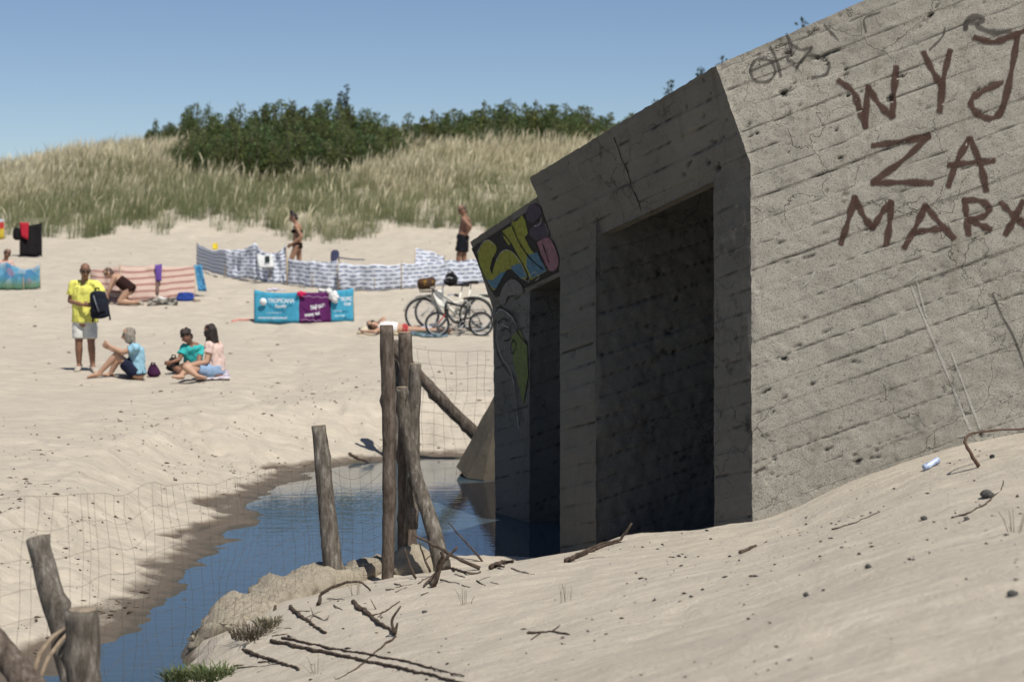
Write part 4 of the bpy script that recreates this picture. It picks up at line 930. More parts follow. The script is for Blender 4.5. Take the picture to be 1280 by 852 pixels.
def crest(x, ybase, d):
    p = pt(x, ybase, d); return Vector((p.x, p.y, gz(p.x, p.y) - .05))
k = 0
for i, (x, d, s) in enumerate([(222, 68.6, .5), (243, 68, .75), (266, 67.4, .9), (258, 71, .95), (292, 67, 1.0), (290, 71, 1.15), (318, 66.6, 1.05), (325, 70.6, 1.3), (345, 66.4, 1.05), (360, 70.4, 1.28), (370, 66.2, 1.05), (394, 70.2, 1.34), (398, 66.4, 1.05), (426, 70.4, 1.28), (424, 66.6, 1.0), (454, 70.8, 1.2), (450, 67.2, .9), (482, 71.4, 1.05), (478, 68.4, .8), (502, 72, .85), (308, 68.6, 1.0), (384, 68.4, 1.05), (340, 68.6, 1.1), (430, 68.6, 1.0)]):
    add_shrub('willow_shrub', 'dark green willow shrub packed in the thicket on the dune crest', crest(x, 180, d), dark[i % 4], i * 1.7, s * 1.08, 'willow thicket on the dune crest', 'shrub', .80)
for i, (x, d, s) in enumerate([(518, 75, 1.1), (536, 76, 1.35), (556, 75, 1.4), (578, 76, 1.55), (600, 75, 1.35), (622, 76, 1.6), (644, 75, 1.4), (664, 76, 1.6), (686, 75, 1.6), (708, 76, 1.5), (728, 75.5, 1.2), (748, 76, 1.1), (775, 76, 1.2), (590, 73.8, .9), (650, 73.8, .95), (700, 73.8, .95)]):
    add_shrub('green_shrub', 'lighter green shrub in the row along the crest behind the dune grass', crest(x, 170, d), lite[i % 3], i * 2.1, s, 'shrub row on the dune crest', 'shrub', .86)
for x, d, s, lb in ((205, 77, .75, 'small lone shrub on the skyline, leftmost of the crest shrubs'), (222, 77, .6, 'small flat shrub on the skyline between two taller lone ones'), (246, 76, 1.05, 'lone skyline shrub just left of the dark willow thicket'), (180, 78, .5, 'tiny shrub tip poking over the grass far left on the skyline')):
    add_shrub('green_shrub', lb, crest(x, 160, d), dark[int(x) % 4], x, s)
tm = shrub_meshes(540, 3.9, .8, 12, 1500, (.15, .05), 0, (.04, .062, .026), .4)
def lone_tree(x, ytop, d, label, me, h):
    p = pt(x, ytop, d); z = gz(p.x, p.y) - .05; return add_shrub('young_tree', label, Vector((p.x, p.y, z)), me, x, (p.z - z) / h, None, 'tree')
lone_tree(429, 98, 74.5, 'slim young tree rising above the willow thicket', tm, 4.2)
tm2 = shrub_meshes(545, 4.0, 2.2, 30, 3000, (.17, .05), 0, (.04, .062, .026), .5)
lone_tree(838, 92, 70, 'leafy tree top showing just over the middle of the bunker roof edge', tm2, 4.6)
lone_tree(893, 62, 72, 'tree top peeking over the bunker roof near its corner', tm2, 4.6)
lone_tree(1016, 12, 74, 'tree top peeking over the bunker roof near the top edge', tm2, 4.6)
# russet plant on the crest
rus = shrub_meshes(560, .75, .35, 6, 240, (.10, .03), 0, (.16, .06, .03), .7)
add_shrub('russet_plant', 'small rust-red dead plant in the grass left of the willow thicket', crest(231, 165, 70.5), rus, 0, 1.0, None, 'plant')

# --- small plants at the front
def front_tuft(name, label, x, y, n, h, spread, lo_, hi_, width=.004, lean=.5):
    global WIND
    WIND = 0.0; p = hit(x, y); B = np.array([[p.x, p.y, p.z]]); v, f, c = blades(B, n, np.array([h]), np.array([spread]), width, lean, .4, np.array([lo_]), np.array([hi_]), 0.0)
    return tag(link(name, np_mesh(name, v, f, c), GRASSM, None, False), label, 'grass tuft')
GL, GH = (.06, .08, .03), (.12, .15, .06); DL, DH = (.2, .17, .12), (.34, .29, .2)
front_tuft('grass_tuft', 'green ground plant at the bottom edge by the concrete beam, left half', 232, 850, 260, .08, .13, GL, GH, .006, .9)
front_tuft('grass_tuft', 'green ground plant at the bottom edge by the concrete beam, right half', 268, 848, 260, .08, .14, GL, GH, .006, .9)
front_tuft('grass_tuft', 'matted grey-green weeds on the concrete beam below the small upright twig', 338, 782, 160, .06, .10, (.13, .115, .075), (.22, .2, .13), .005, .9)
front_tuft('grass_tuft', 'dry matted root hair tangle trailing beside the beam', 316, 796, 240, .08, .14, (.09, .075, .05), (.16, .13, .09), .005, 1.0)
for x, y, lb in ((583, 755, 'dry pale grass sprig in front of the boulder and root'), (706, 752, 'dry pale grass sprig on the bare sand below the doorway'), (444, 744, 'thin dry sprig between the arched root and the forked stick'), (1268, 665, 'dry grass sprig at the right edge of the sand slope'), (396, 842, 'thin dry sprig at the bottom edge beside the parallel rods')):
    front_tuft('dry_sprig', lb, x, y, 9, .12, .04, DL, DH, .0022, .5)

# ================================================================ PEOPLE
SKIN = {}
def skin(name, col): return plain(name, col, .55, .10, 6, .35)
SK_TAN = skin('tanned skin', (.33, .185, .115)); SK_MID = skin('light tan skin', (.46, .28, .19)); SK_DK = skin('deep tan skin', (.24, .125, .08)); SK_RED = skin('sunburnt skin', (.38, .20, .14))
H_DARK = plain('dark brown hair', (.022, .015, .012), .5, .4, 60, .4, .6); H_GREY = plain('grey blond hair', (.26, .23, .19), .6, .45, 60, .3, .6); H_BROWN = plain('brown hair', (.09, .06, .045), .6, .4, 60, .3, .6)
def person(name, label, d0, J, sk, s=1.0, wear=(), hair=None, face=(-1, 0, 0), glasses=False, group=None, build=1.0, voxel=.0095, headup=None, tight=0):
    """J: joints as photo pixels plus metres of depth offset from d0. One skin mesh grown over the whole skeleton; hair and clothes are children."""
    P = {k: pt(v[0], v[1], d0 + (v[2] if len(v) > 2 else 0)) for k, v in J.items()}
    low = min(P.values(), key=lambda p: p.z); root = empty(name, (P['pel'].x, P['pel'].y, low.z - .03 * s), label, 'person', group)
    up = (P['che'] - P['pel']).normalized(); R = (P['sr'] - P['sl']).normalized(); Rh = (P['hr'] - P['hl']).normalized()
    fwd = R.cross(up)
    face = Vector(face).normalized(); hu = Vector(headup).normalized() if headup else (P['head'] - P['nek']).normalized(); hr_ = face.cross(hu).normalized(); face = hu.cross(hr_)
    b = MB(); w = build
    mid = P['pel'].lerp(P['che'], .5); pel = P['pel']
    b.blob(pel - up * .03 * s, pel + up * .07 * s, .165 * s * w, .115 * s * w, .155 * s * w, .11 * s * w, Rh)
    b.blob(pel + up * .06 * s, mid, .15 * s * w, .108 * s * w, .14 * s * w, .105 * s * w, (R + Rh))
    b.blob(mid, P['che'], .145 * s * w, .108 * s * w, .15 * s * w, .10 * s * w, R)
    b.cap(P['sl'].lerp(P['sr'], .08), P['sr'].lerp(P['sl'], .08), .058 * s, .058 * s)
    hc = P['head']; chin = hc - hu * .085 * s + face * .035 * s
    b.cap(P['che'].lerp(P['nek'], .3), hc - hu * .06 * s - face * .015 * s, .062 * s, .052 * s)
    b.blob(hc - hu * .035 * s - face * .005 * s, hc + hu * .045 * s - face * .012 * s, .070 * s, .088 * s, .074 * s, .094 * s, hr_, cap=1.0)
    b.blob(hc - hu * .02 * s + face * .03 * s, chin, .058 * s, .058 * s, .032 * s, .036 * s, hr_)
    b.cap(hc + hu * .005 * s + face * .088 * s, hc - hu * .032 * s + face * .104 * s, .011 * s, .016 * s)
    for e in (-1, 1): b.cap(hc + hr_ * e * .074 * s + hu * .012 * s - face * .012 * s, hc + hr_ * e * .074 * s - hu * .025 * s - face * .006 * s, .015 * s, .012 * s)
    def hand(wr, el, hd, sgn):
        dr = (hd - wr).normalized(); sd = dr.cross(Vector((0, 1, .2)))
        sd = sd.normalized() if sd.length > .1 else dr.orthogonal().normalized(); nr = sd.cross(dr)
        pe = wr + dr * .085 * s; b.blob(wr, pe, .026 * s, .017 * s, .040 * s, .015 * s, sd)
        for k, (o, L) in enumerate(((-.030, .062), (-.010, .074), (.010, .07), (.030, .055))):
            r0 = pe + sd * o * s - dr * .01 * s; r1 = r0 + (dr * .62 + nr * .10 + sd * o * 2) * L * s; r2 = r1 + (dr * .6 + nr * .75) * L * .55 * s
            b.cap(r0, r1, .0095 * s, .0085 * s, seg=8); b.cap(r1, r2, .0085 * s, .007 * s, seg=8)
        t0 = wr + dr * .03 * s - sd * .022 * s * sgn; t1 = t0 + (dr * .6 - sd * sgn * .75 + nr * .2) * .045 * s; t2 = t1 + (dr * .85 + nr * .4) * .032 * s
        b.cap(t0, t1, .013 * s, .0105 * s, seg=8); b.cap(t1, t2, .0105 * s, .008 * s, seg=8)
    for c, sg in (('l', -1), ('r', 1)):
        sh, el, wr = P['s' + c], P['e' + c], P['w' + c]
        b.cap(sh, el, .050 * s * w, .039 * s * w); m1 = el.lerp(wr, .3); b.cap(el, m1, .038 * s * w, .040 * s * w); b.cap(m1, wr, .040 * s * w, .026 * s)
        hand(wr, el, P.get('f' + c, wr + (wr - el)), sg)
        hp, kn, an = P['h' + c], P['k' + c], P['a' + c]
        b.cap(hp, kn, .086 * s * w, .056 * s * w); m1 = kn.lerp(an, .32); b.cap(kn, m1, .054 * s * w, .057 * s * w); b.cap(m1, an, .056 * s * w, .036 * s)
        to = P['t' + c]; ft = (to - an).normalized(); heel = an - ft * .045 * s + (an - kn).normalized() * .03 * s
        b.cap(heel, an.lerp(to, .3) + (an - kn).normalized() * .02 * s, .036 * s, .037 * s); b.blob(an.lerp(to, .25), to, .040 * s, .034 * s, .045 * s, .020 * s, Rh)
    body = b.remesh('body', sk, root, voxel * max(s, .75), 3)
    for e in (-1, 1):
        m = MB(); c = hc + hu * .018 * s + face * .083 * s + hr_ * e * .032 * s; m.cap(c, c + face * .002, .012 * s, .011 * s, seg=8); m.build('eye', EYE, root)
    m = MB(); c = hc - hu * .058 * s + face * .085 * s; m.cap(c - hr_ * .02 * s, c + hr_ * .02 * s, .007 * s, .007 * s, seg=8); m.build('mouth', LIP, root)
    def X(k): return P[k]
    ctx = dict(P=P, up=up, R=R, Rh=Rh, s=s, w=w, hc=hc, hu=hu, face=face, hr=hr_, mid=mid, pel=pel, root=root)
    if hair: hair(ctx)
    for f in wear: f(ctx)
    if glasses:
        m = MB()
        for e in (-1, 1): c = hc + hu * .02 * s + face * .097 * s + hr_ * e * .034 * s; m.blob(c - hr_ * .012 * s, c + hr_ * .012 * s, .022 * s, .008 * s, .022 * s, .008 * s, hu)
        m.tube([hc + hu * .022 * s + face * .105 * s - hr_ * .02 * s, hc + hu * .022 * s + face * .105 * s + hr_ * .02 * s], .005 * s, 6)
        for e in (-1, 1): m.tube([hc + hu * .022 * s + face * .09 * s + hr_ * e * .06 * s, hc + hu * .02 * s - face * .01 * s + hr_ * e * .08 * s], .005 * s, 6)
        m.build('sunglasses', BLACKP, root)
    return root
EYE = plain('eye', (.03, .022, .02), .3, .1); LIP = plain('lip', (.28, .10, .08), .5, .1); BLACKP = plain('black plastic', (.015, .015, .016), .35, .2)
def cloth(name, col, var=.14): return plain(name, col, .9, var, 12, .1, .25)
def tee(mat, hem=-.02, sleeve=.62, name='t_shirt', fat=1.0, long_arm=None):
    def f(c):
        s, w, P = c['s'], c['w'] * fat, c['P']; m = MB(); g = .020 * s
        lo = c['pel'] + c['up'] * hem * s
        m.blob(lo, c['mid'], .168 * s * w + g, .118 * s * w + g, .148 * s * w + g, .112 * s * w + g, c['R'] + c['Rh'], cap=.06)
        m.blob(c['mid'], P['che'], .148 * s * w + g, .112 * s * w + g, .158 * s * w + g, .104 * s * w + g, c['R'], cap=.5)
        m.cap(P['sl'], P['sr'], .062 * s + g, .062 * s + g)
        m.cap(P['che'].lerp(P['nek'], .25), P['che'].lerp(P['nek'], .6), .09 * s, .066 * s, cap=.1)
        for k in 'lr': sh, el = P['s' + k], P['e' + k]; m.cap(sh, sh.lerp(el, sleeve), .060 * s * w + g * .6, .058 * s * w + g * .7, cap=.08)
        m.remesh(name, mat, c['root'], .0115, 2, .013, 13, 3)
    return f
def shorts(mat, leg=.75, waist=.09, name='shorts', g=.022, flare=.012):
    def f(c):
        s, w, P = c['s'], c['w'], c['P']; m = MB(); g_ = g * s
        m.blob(c['pel'] - c['up'] * .04 * s, c['pel'] + c['up'] * waist * s, .168 * s * w + g_, .118 * s * w + g_, .155 * s * w + g_, .11 * s * w + g_, c['Rh'], cap=.1)
        for k in 'lr': h, kn = P['h' + k], P['k' + k]; m.cap(h, h.lerp(kn, leg), .09 * s * w + g_, .075 * s * w + g_ + flare * s, cap=.05)
        m.remesh(name, mat, c['root'], .0115, 2, .006, 15, 9)
    return f
def bikini(mat):
    def f(c):
        s, w, P = c['s'], c['w'], c['P']; m = MB(); a = c['mid'].lerp(P['che'], .35); b = c['mid'].lerp(P['che'], .72)
        m.blob(a, b, .150 * s * w, .113 * s * w, .153 * s * w, .112 * s * w, c['R'], cap=.05)
        fw = c['R'].cross(c['up']); fw = fw if fw.dot(c['face']) > 0 else -fw
        for e in (-1, 1): q = a.lerp(b, .5) + fw * .075 * s + c['R'] * e * .065 * s; m.cap(q, q + fw * .03 * s, .062 * s, .05 * s)
        m.remesh('bikini_top', mat, c['root'], .011, 2)
        m = MB(); m.blob(c['pel'] - c['up'] * .07 * s, c['pel'] + c['up'] * .04 * s, .172 * s * w, .125 * s * w, .168 * s * w, .12 * s * w, c['Rh'], cap=.3); m.remesh('bikini_bottom', mat, c['root'], .011, 2)
    return f
def swimsuit(mat):
    def f(c):
        s, w, P = c['s'], c['w'], c['P']; m = MB(); g = .012 * s
        m.blob(c['pel'] - c['up'] * .09 * s, c['pel'] + c['up'] * .07 * s, .16 * s * w + g, .118 * s * w + g, .16 * s * w + g, .115 * s * w + g, c['Rh'], cap=.5)
        m.blob(c['pel'] + c['up'] * .05 * s, c['mid'], .157 * s * w + g, .112 * s * w + g, .147 * s * w + g, .11 * s * w + g, c['R'] + c['Rh']); m.blob(c['mid'], c['mid'].lerp(P['che'], .55), .148 * s * w + g, .111 * s * w + g, .15 * s * w + g, .106 * s * w + g, c['R'], cap=.1)
        m.remesh('swimsuit', mat, c['root'], .0115, 2, .004, 14, 2)
    return f
def short_hair(mat, top=1.0, back=1.0):
    def f(c):
        s, hc, hu, fa, hr = c['s'], c['hc'], c['hu'], c['face'], c['hr']; m = MB()
        m.blob(hc + hu * .035 * s - fa * .014 * s, hc + hu * .06 * s - fa * .014 * s, .083 * s, .104 * s, .070 * s * top, .085 * s * top, hr, cap=.8)
        m.blob(hc - hu * .045 * s - fa * .05 * s, hc + hu * .04 * s - fa * .04 * s, .070 * s * back, .058 * s, .078 * s, .066 * s, hr)
        m.remesh('hair', mat, c['root'], .011, 2, .014, 34, 4)
    return f
def long_hair(mat, length=.16, bun=False, width=1.0):
    def f(c):
        s, hc, hu, fa, hr = c['s'], c['hc'], c['hu'], c['face'], c['hr']; m = MB()
        m.blob(hc + hu * .03 * s - fa * .02 * s, hc + hu * .06 * s - fa * .02 * s, .084 * s, .103 * s, .074 * s, .09 * s, hr, cap=.85)
        if bun:
            m.blob(hc - hu * .05 * s - fa * .045 * s, hc + hu * .04 * s - fa * .04 * s, .07 * s, .06 * s, .08 * s, .07 * s, hr); m.cap(hc + hu * .14 * s - fa * .035 * s, hc + hu * .155 * s - fa * .04 * s, .05 * s, .045 * s)
        else:
            dn = (Vector((0, 0, -1)) * .6 - hu * .4).normalized()
            m.blob(hc - fa * .045 * s + hu * .02 * s, hc - fa * .06 * s + dn * length * s, .088 * s * width, .066 * s, .095 * s * width, .045 * s, hr)
            for e in (-1, 1): m.blob(hc + hr * e * .07 * s + hu * .02 * s, hc + hr * e * .075 * s + dn * length * .9 * s, .028 * s, .06 * s, .022 * s, .05 * s, hr)
        m.remesh('hair', mat, c['root'], .011, 2, .009, 38, 6)
    return f
def shoes(mat):
    def f(c):
        s, P = c['s'], c['P']
        for k in 'lr':
            an, to, kn = P['a' + k], P['t' + k], P['k' + k]; ft = (to - an).normalized(); dn = (an - kn).normalized(); m = MB()
            m.cap(an - ft * .05 * s + dn * .035 * s, an.lerp(to, .3) + dn * .025 * s, .043 * s, .045 * s); m.blob(an.lerp(to, .2) + dn * .01 * s, to + ft * .01 * s, .046 * s, .04 * s, .05 * s, .028 * s, c['Rh']); m.remesh('shoe', mat, c['root'], .012, 2)
    return f
dM = hit(106, 463).y
# man in yellow
man = person('person', 'man in yellow t-shirt and white shorts standing with a black backpack in his hands', dM,
    dict(head=(106.5, 338.5, -.10), nek=(105.5, 350, 0), che=(106, 360, 0), pel=(106, 400, 0), sl=(92, 356, .02), sr=(120, 356, -.03), el=(87.5, 376, .02), er=(130, 374, -.06), wl=(104, 381, -.22), wr=(130, 386, -.22), fl=(112, 381, -.26), fr=(127, 390, -.26),
         hl=(99, 403, .01), hr=(113, 403, -.01), kl=(98.5, 428, -.03), kr=(114, 428, -.05), al=(99, 456, .02), ar=(116, 457, -.02), tl=(96, 463, -.14), tr=(120, 464, -.16)), SK_DK, 1.0,
    [tee(cloth('yellow cotton', (.72, .70, .16)), -.03, .60, 't_shirt', 1.12), shorts(cloth('off-white cotton', (.60, .60, .56)), .80, .06, 'shorts', .014), shoes(cloth('pale canvas', (.45, .40, .33)))],
    None, (.28, -.85, -.35), True, None, 1.05, headup=(.12, -.30, .95))
# black backpack in his hands
def backpack(root, c, mat, w, h, dep, tilt, parts=True, seed=0):
    M = Matrix.Rotation(tilt, 3, 'Y'); m = MB()
    f = lambda x, y, z: c + M @ Vector((x, y, z))
    m.blob(f(0, 0, -h * .38), f(0, 0, h * .36), w * .5, dep * .5, w * .40, dep * .42, M @ Vector((1, 0, 0)), cap=.6, seg=18); m.remesh('bag_body', mat, root, .012, 2, .008, 12, seed)
    m = MB(); m.blob(f(0, -dep * .46, -h * .25), f(0, -dep * .46, h * .02), w * .36, dep * .16, w * .33, dep * .14, M @ Vector((1, 0, 0)), cap=.6); m.remesh('front_pocket', mat, root, .012, 2)
    m = MB(); m.tube([f(-w * .1, 0, h * .46), f(-w * .08, 0, h * .54), f(w * .08, 0, h * .54), f(w * .1, 0, h * .46)], .012, 6); m.build('handle', mat, root)
    for e in (-1, 1): m = MB(); m.tube([f(e * w * .28, dep * .45, h * .36), f(e * w * .34, dep * .75, h * .1), f(e * w * .36, dep * .6, -h * .25), f(e * w * .42, dep * .2, -h * .42), f(e * w * .46, .0, -h * .56)], .016, 6); m.build('strap', mat, root)
NAVY = cloth('black navy nylon', (.018, .020, .030)); GREYT = cloth('grey trim', (.16, .17, .19))
c = pt(124, 380, dM - .33); r = empty('backpack', tuple(c), 'black backpack held by the man in the yellow t-shirt', 'backpack'); backpack(r, c, NAVY, .30, .46, .18, -.12)
m = MB(); m.tube([c + Vector((-.06, -.125, .14)), c + Vector((-.02, -.13, 0)), c + Vector((.02, -.12, -.12))], .012, 6); m.build('reflective_trim', GREYT, r)
# woman in light blue
dW = hit(165, 474).y
person('person', 'grey-haired woman in light blue top and navy shorts sitting with knees drawn up', dW,
    dict(head=(160.5, 418.5, 0), nek=(167, 430, 0), che=(170, 437, 0), pel=(172, 465, 0), sl=(169, 435, -.17), sr=(169, 435, .17), el=(153, 440, -.18), er=(152, 441, .16), wl=(138, 433, -.14), wr=(138, 436, .12), fl=(131, 428, -.12), fr=(131, 432, .10),
         hl=(170, 466, -.09), hr=(170, 466, .09), kl=(146, 443, -.10), kr=(148, 447, .13), al=(124, 466, -.11), ar=(138, 467, .13), tl=(110, 471, -.12), tr=(124, 471, .14)), SK_MID, .96,
    [tee(cloth('light blue cotton', (.27, .47, .58)), -.02, .5), shorts(cloth('navy cotton', (.018, .022, .045)), .62, .07)], long_hair(H_GREY, .12), (-1, -.15, -.1), headup=(-.1, 0, 1))
# boy in teal
dB = hit(235, 467).y + .25
person('person', 'dark-haired boy in teal t-shirt sitting bent over a black bag', dB,
    dict(head=(232.5, 419.5, -.14), nek=(238, 429, 0), che=(240, 434, 0), pel=(243, 462, .12), sl=(230, 435, -.08), sr=(251, 436, .10), el=(224, 449, -.16), er=(248, 453, -.10), wl=(216, 452, -.22), wr=(236, 456, -.25), fl=(212, 453, -.25), fr=(230, 458, -.28),
         hl=(238, 464, .05), hr=(247, 464, .12), kl=(219, 459, -.12), kr=(236, 458, -.32), al=(232, 469, -.30), ar=(226, 469, -.12), tl=(240, 471, -.36), tr=(218, 470, -.18)), SK_DK, .92,
    [tee(cloth('teal cotton', (.05, .42, .40)), .0, .55), shorts(cloth('dark shorts', (.03, .03, .035)), .6, .07)], short_hair(H_DARK, 1.25, 1.1), (-.55, -.7, -.5), headup=(-.3, -.25, .9))
dP = hit(262, 474).y
person('person', 'woman with long dark hair in pale pink t-shirt and denim shorts sitting cross-legged', dP,
    dict(head=(262.5, 414.5, -.02), nek=(267, 427, 0), che=(269, 434, 0), pel=(270, 463, 0), sl=(262, 433, -.15), sr=(272, 433, .17), el=(258, 452, -.22), er=(258, 452, .10), wl=(242, 456, -.26), wr=(240, 455, .02), fl=(233, 457, -.27), fr=(231, 456, .0),
         hl=(267, 464, -.09), hr=(268, 464, .09), kl=(232, 459, -.28), kr=(236, 458, .16), al=(247, 470, -.30), ar=(226, 470, -.05), tl=(257, 472, -.36), tr=(216, 471, -.10)), SK_MID, .98,
    [tee(cloth('pale pink cotton', (.66, .50, .44)), .0, .45), shorts(cloth('light denim', (.25, .36, .52)), .55, .08)], long_hair(H_DARK, .20, False, 1.0), (-.85, .35, -.25))
# cloth lumps: towels and heaps
def towel(name, px, label, mat, amp=.02, thick=.02, cat='towel', n=16, seed=0, lift=0.0):
    """a crumpled cloth on the sand over the four photo pixels (bl, br, tr, tl)"""
    Q = [hit(*q) for q in px]; V = []; S = np.linspace(0, 1, n + 1)
    for t_ in S:
        for s_ in S:
            p = (Q[0] * (1 - s_) + Q[1] * s_) * (1 - t_) + (Q[3] * (1 - s_) + Q[2] * s_) * t_; V.append(p)
    co = np.array([list(v) for v in V]); nz_ = fbm(co[:, 0] * 5, co[:, 1] * 5, None, seed, 3); co[:, 2] = ground(co[:, 0], co[:, 1]) + .015 + thick + amp * (nz_ + .8) + lift
    i0 = (np.arange(n)[:, None] * (n + 1) + np.arange(n)[None, :]).ravel(); fc = np.stack([i0, i0 + 1, i0 + n + 2, i0 + n + 1], 1)
    me = np_mesh(name, co, fc); o = link(name, me, mat); md = o.modifiers.new('thick', 'SOLIDIFY'); md.thickness = thick + .012; md.offset = -1
    return tag(o, label, cat)
def patterned(name, cols, scale, rough=.9):
    t = NT(name); p = t.pos(); v = t.n('ShaderNodeTexVoronoi'); v.inputs['Scale'].default_value = scale; t.l(p, v.inputs['Vector'])
    s_ = t.n('ShaderNodeSeparateColor'); t.l(v.outputs['Color'], s_.inputs[0]); k = len(cols)
    return t.done(t.ramp(s_.outputs[0], [((i + .01) / k, c) for i, c in enumerate(cols)], 'CONSTANT'), rough, None, .1)
towel('beach_towel', [(246, 478), (288, 476), (285, 466), (248, 467)], 'white patterned towel under the woman in pink', patterned('pink and white print', [(.6, .58, .6), (.5, .42, .5), (.65, .62, .62), (.25, .2, .3)], 18), .02, .02, 'towel')
def lump_bag(name, x, y, w, h, dep, label, mat, cat='bag', lean=0.0, handle=True):
    p = hit(x, y); root = empty(name, tuple(p), label, cat); c = p + Vector((0, dep * .4, 0)); m = MB()
    m.blob(c + Vector((0, 0, h * .28)), c + Vector((lean, 0, h * .72)), w * .5, dep * .5, w * .36, dep * .32, (1, 0, 0), cap=.75, seg=18); m.remesh('bag_body', mat, root, .012, 2, .02, 9, int(x))
    if handle: m = MB(); m.tube([c + Vector((lean - w * .2, -.02, h * .8)), c + Vector((lean - w * .1, -.03, h * 1.05)), c + Vector((lean + w * .12, -.03, h * 1.03)), c + Vector((lean + w * .2, -.02, h * .78))], .011, 6); m.build('handle', mat, root)
    return root
lump_bag('handbag', 191, 472, .22, .22, .16, 'dark purple handbag on the sand behind the woman in light blue', cloth('purple cloth', (.055, .018, .05)))
lump_bag('rucksack', 215, 467, .20, .28, .18, 'black bag on the sand in front of the boy in teal', cloth('black cloth', (.014, .014, .016)), 'bag', .02)
# kneeling woman
dK = hit(155, 381).y
person('person', 'woman in dark brown swimsuit kneeling on all fours beside the pink striped windbreak', dK,
    dict(head=(135.5, 341.5, -.02), nek=(140.5, 345, 0), che=(145.5, 347.5, 0), pel=(160, 359, 0), sl=(143, 346, -.16), sr=(144, 346, .16), el=(138, 357, -.18), er=(139, 358, .16), wl=(134.5, 368, -.16), wr=(135, 368, .15), fl=(131, 373, -.16), fr=(132, 373, .15),
         hl=(161.5, 361, -.09), hr=(161.5, 361, .09), kl=(150, 376.5, -.11), kr=(151, 375, .12), al=(168, 378, -.11), ar=(168, 377, .12), tl=(173.5, 377, -.11), tr=(173.5, 376, .12)), SK_MID, 1.0,
    [swimsuit(cloth('dark brown lycra', (.028, .014, .012)))], short_hair(H_BROWN, 1.05), (-.75, -.1, -.65), build=1.12, headup=(-.7, -.05, .7))
# bikini woman
dk = 47.0
def stand_d(xf, yf): return hit(xf, yf).y
dk = stand_d(371, 346)
person('person', 'woman with dark hair bun in black bikini standing behind the blue and white windbreak', dk,
    dict(head=(366.5, 272.5, 0), nek=(370, 279, 0), che=(372, 284, .0), pel=(372, 306, 0), sl=(370, 283, -.15), sr=(374, 283, .15), el=(377, 296, -.2), er=(377, 295, .2), wl=(366, 304, -.2), wr=(365, 305, .12), fl=(362, 307, -.18), fr=(361, 308, .1),
         hl=(371, 307, -.09), hr=(373, 307, .09), kl=(364, 324, -.09), kr=(374, 326, .1), al=(364, 344, -.09), ar=(376, 345, .1), tl=(358, 347, -.09), tr=(370, 348, .1)), SK_TAN, .98,
    [bikini(cloth('black lycra', (.02, .014, .012)))], long_hair(H_DARK, .1, True), (-.9, -.15, -.35))
dk = stand_d(577, 345)
person('person', 'bare-chested tanned man in black shorts standing with hands on hips by the bunker', dk,
    dict(head=(577.5, 263, 0), nek=(581, 270.5, 0), che=(582, 275, 0), pel=(578.5, 297, 0), sl=(579, 274, -.18), sr=(584, 274, .18), el=(587.5, 283, -.26), er=(588, 284, .26), wl=(583, 292, -.2), wr=(584, 292, .2), fl=(578, 294, -.17), fr=(579, 295, .17),
         hl=(578, 299, -.09), hr=(579.5, 299, .09), kl=(573.5, 320, -.1), kr=(580, 321, .12), al=(573, 341, -.1), ar=(581, 342, .12), tl=(567, 344, -.1), tr=(575, 345, .12)), SK_DK, 1.02,
    [shorts(cloth('black swim shorts', (.013, .014, .018)), .72, .06)], short_hair(plain('shaved grey hair', (.10, .07, .055), .7, .2), .9, .8), (-.95, -.1, -.15), build=1.12)
# lone sitter at the left edge
dk = hit(10, 352).y
person('person', 'dark-haired person sitting behind the blue flowered windbreak at the left edge', dk,
    dict(head=(9, 317, 0), nek=(7, 325.5, 0), che=(6, 329, 0), pel=(4, 349, 0), sl=(-2, 329, -.05), sr=(14, 329, .05), el=(-5, 340, -.1), er=(18, 339, .0), wl=(0, 346, -.25), wr=(16, 347, -.22), hl=(0, 350, 0), hr=(8, 350, 0), kl=(-4, 342, -.42), kr=(14, 341, -.42), al=(-3, 351, -.75), ar=(15, 351, -.75), tl=(-3, 353, -.9), tr=(15, 353, -.9)), SK_DK, .95,
    [tee(cloth('pale salmon cotton', (.55, .38, .32)), 0, .5), shorts(cloth('grey shorts', (.1, .1, .11)), .6)], short_hair(H_DARK), (.2, -.95, -.2))
# sunbather
dk = hit(480, 417).y + .2
person('person', 'dark-haired sunbather in white top lying on a towel beside the bicycles', dk,
    dict(head=(465.5, 405.5, -.02), nek=(474, 409, 0), che=(480, 409, 0), pel=(505, 411.5, 0), sl=(477.5, 410, -.17), sr=(478, 407, .17), el=(468, 414.5, -.38), er=(480, 397.5, .22), wl=(456, 414, -.30), wr=(470, 405, .24), fl=(450, 414, -.24), fr=(465, 407, .2),
         hl=(507, 412, -.09), hr=(507, 411.5, .09), kl=(533, 412.5, -.1), kr=(533, 411.5, .14), al=(558, 413.5, -.1), ar=(558, 412.5, .16), tl=(565, 413, -.1), tr=(565, 412, .16)), SK_MID, .95,
    [tee(cloth('white cotton', (.72, .70, .68)), .15, .3, 'top'), shorts(cloth('red cotton', (.40, .045, .055)), .12, .03, 'shorts', .010)], long_hair(H_DARK, .10, False, 1.25), (-.5, -.8, .25), headup=(-.95, 0, .25))
towel('beach_towel', [(446, 418), (512, 420), (512, 411), (452, 411)], 'pale yellow towel under the head of the sunbather', patterned('pale print', [(.6, .52, .36), (.55, .48, .36), (.62, .56, .46)], 9), .012, .012)
towel('beach_towel', [(510, 421), (560, 421), (556, 413), (513, 413)], 'dark green patterned towel under the bicycle front wheels', patterned('dark green print', [(.05, .12, .10), (.10, .14, .18), (.2, .24, .3), (.04, .07, .09)], 14), .015, .015)
m = MB(); p = hit(449, 412)
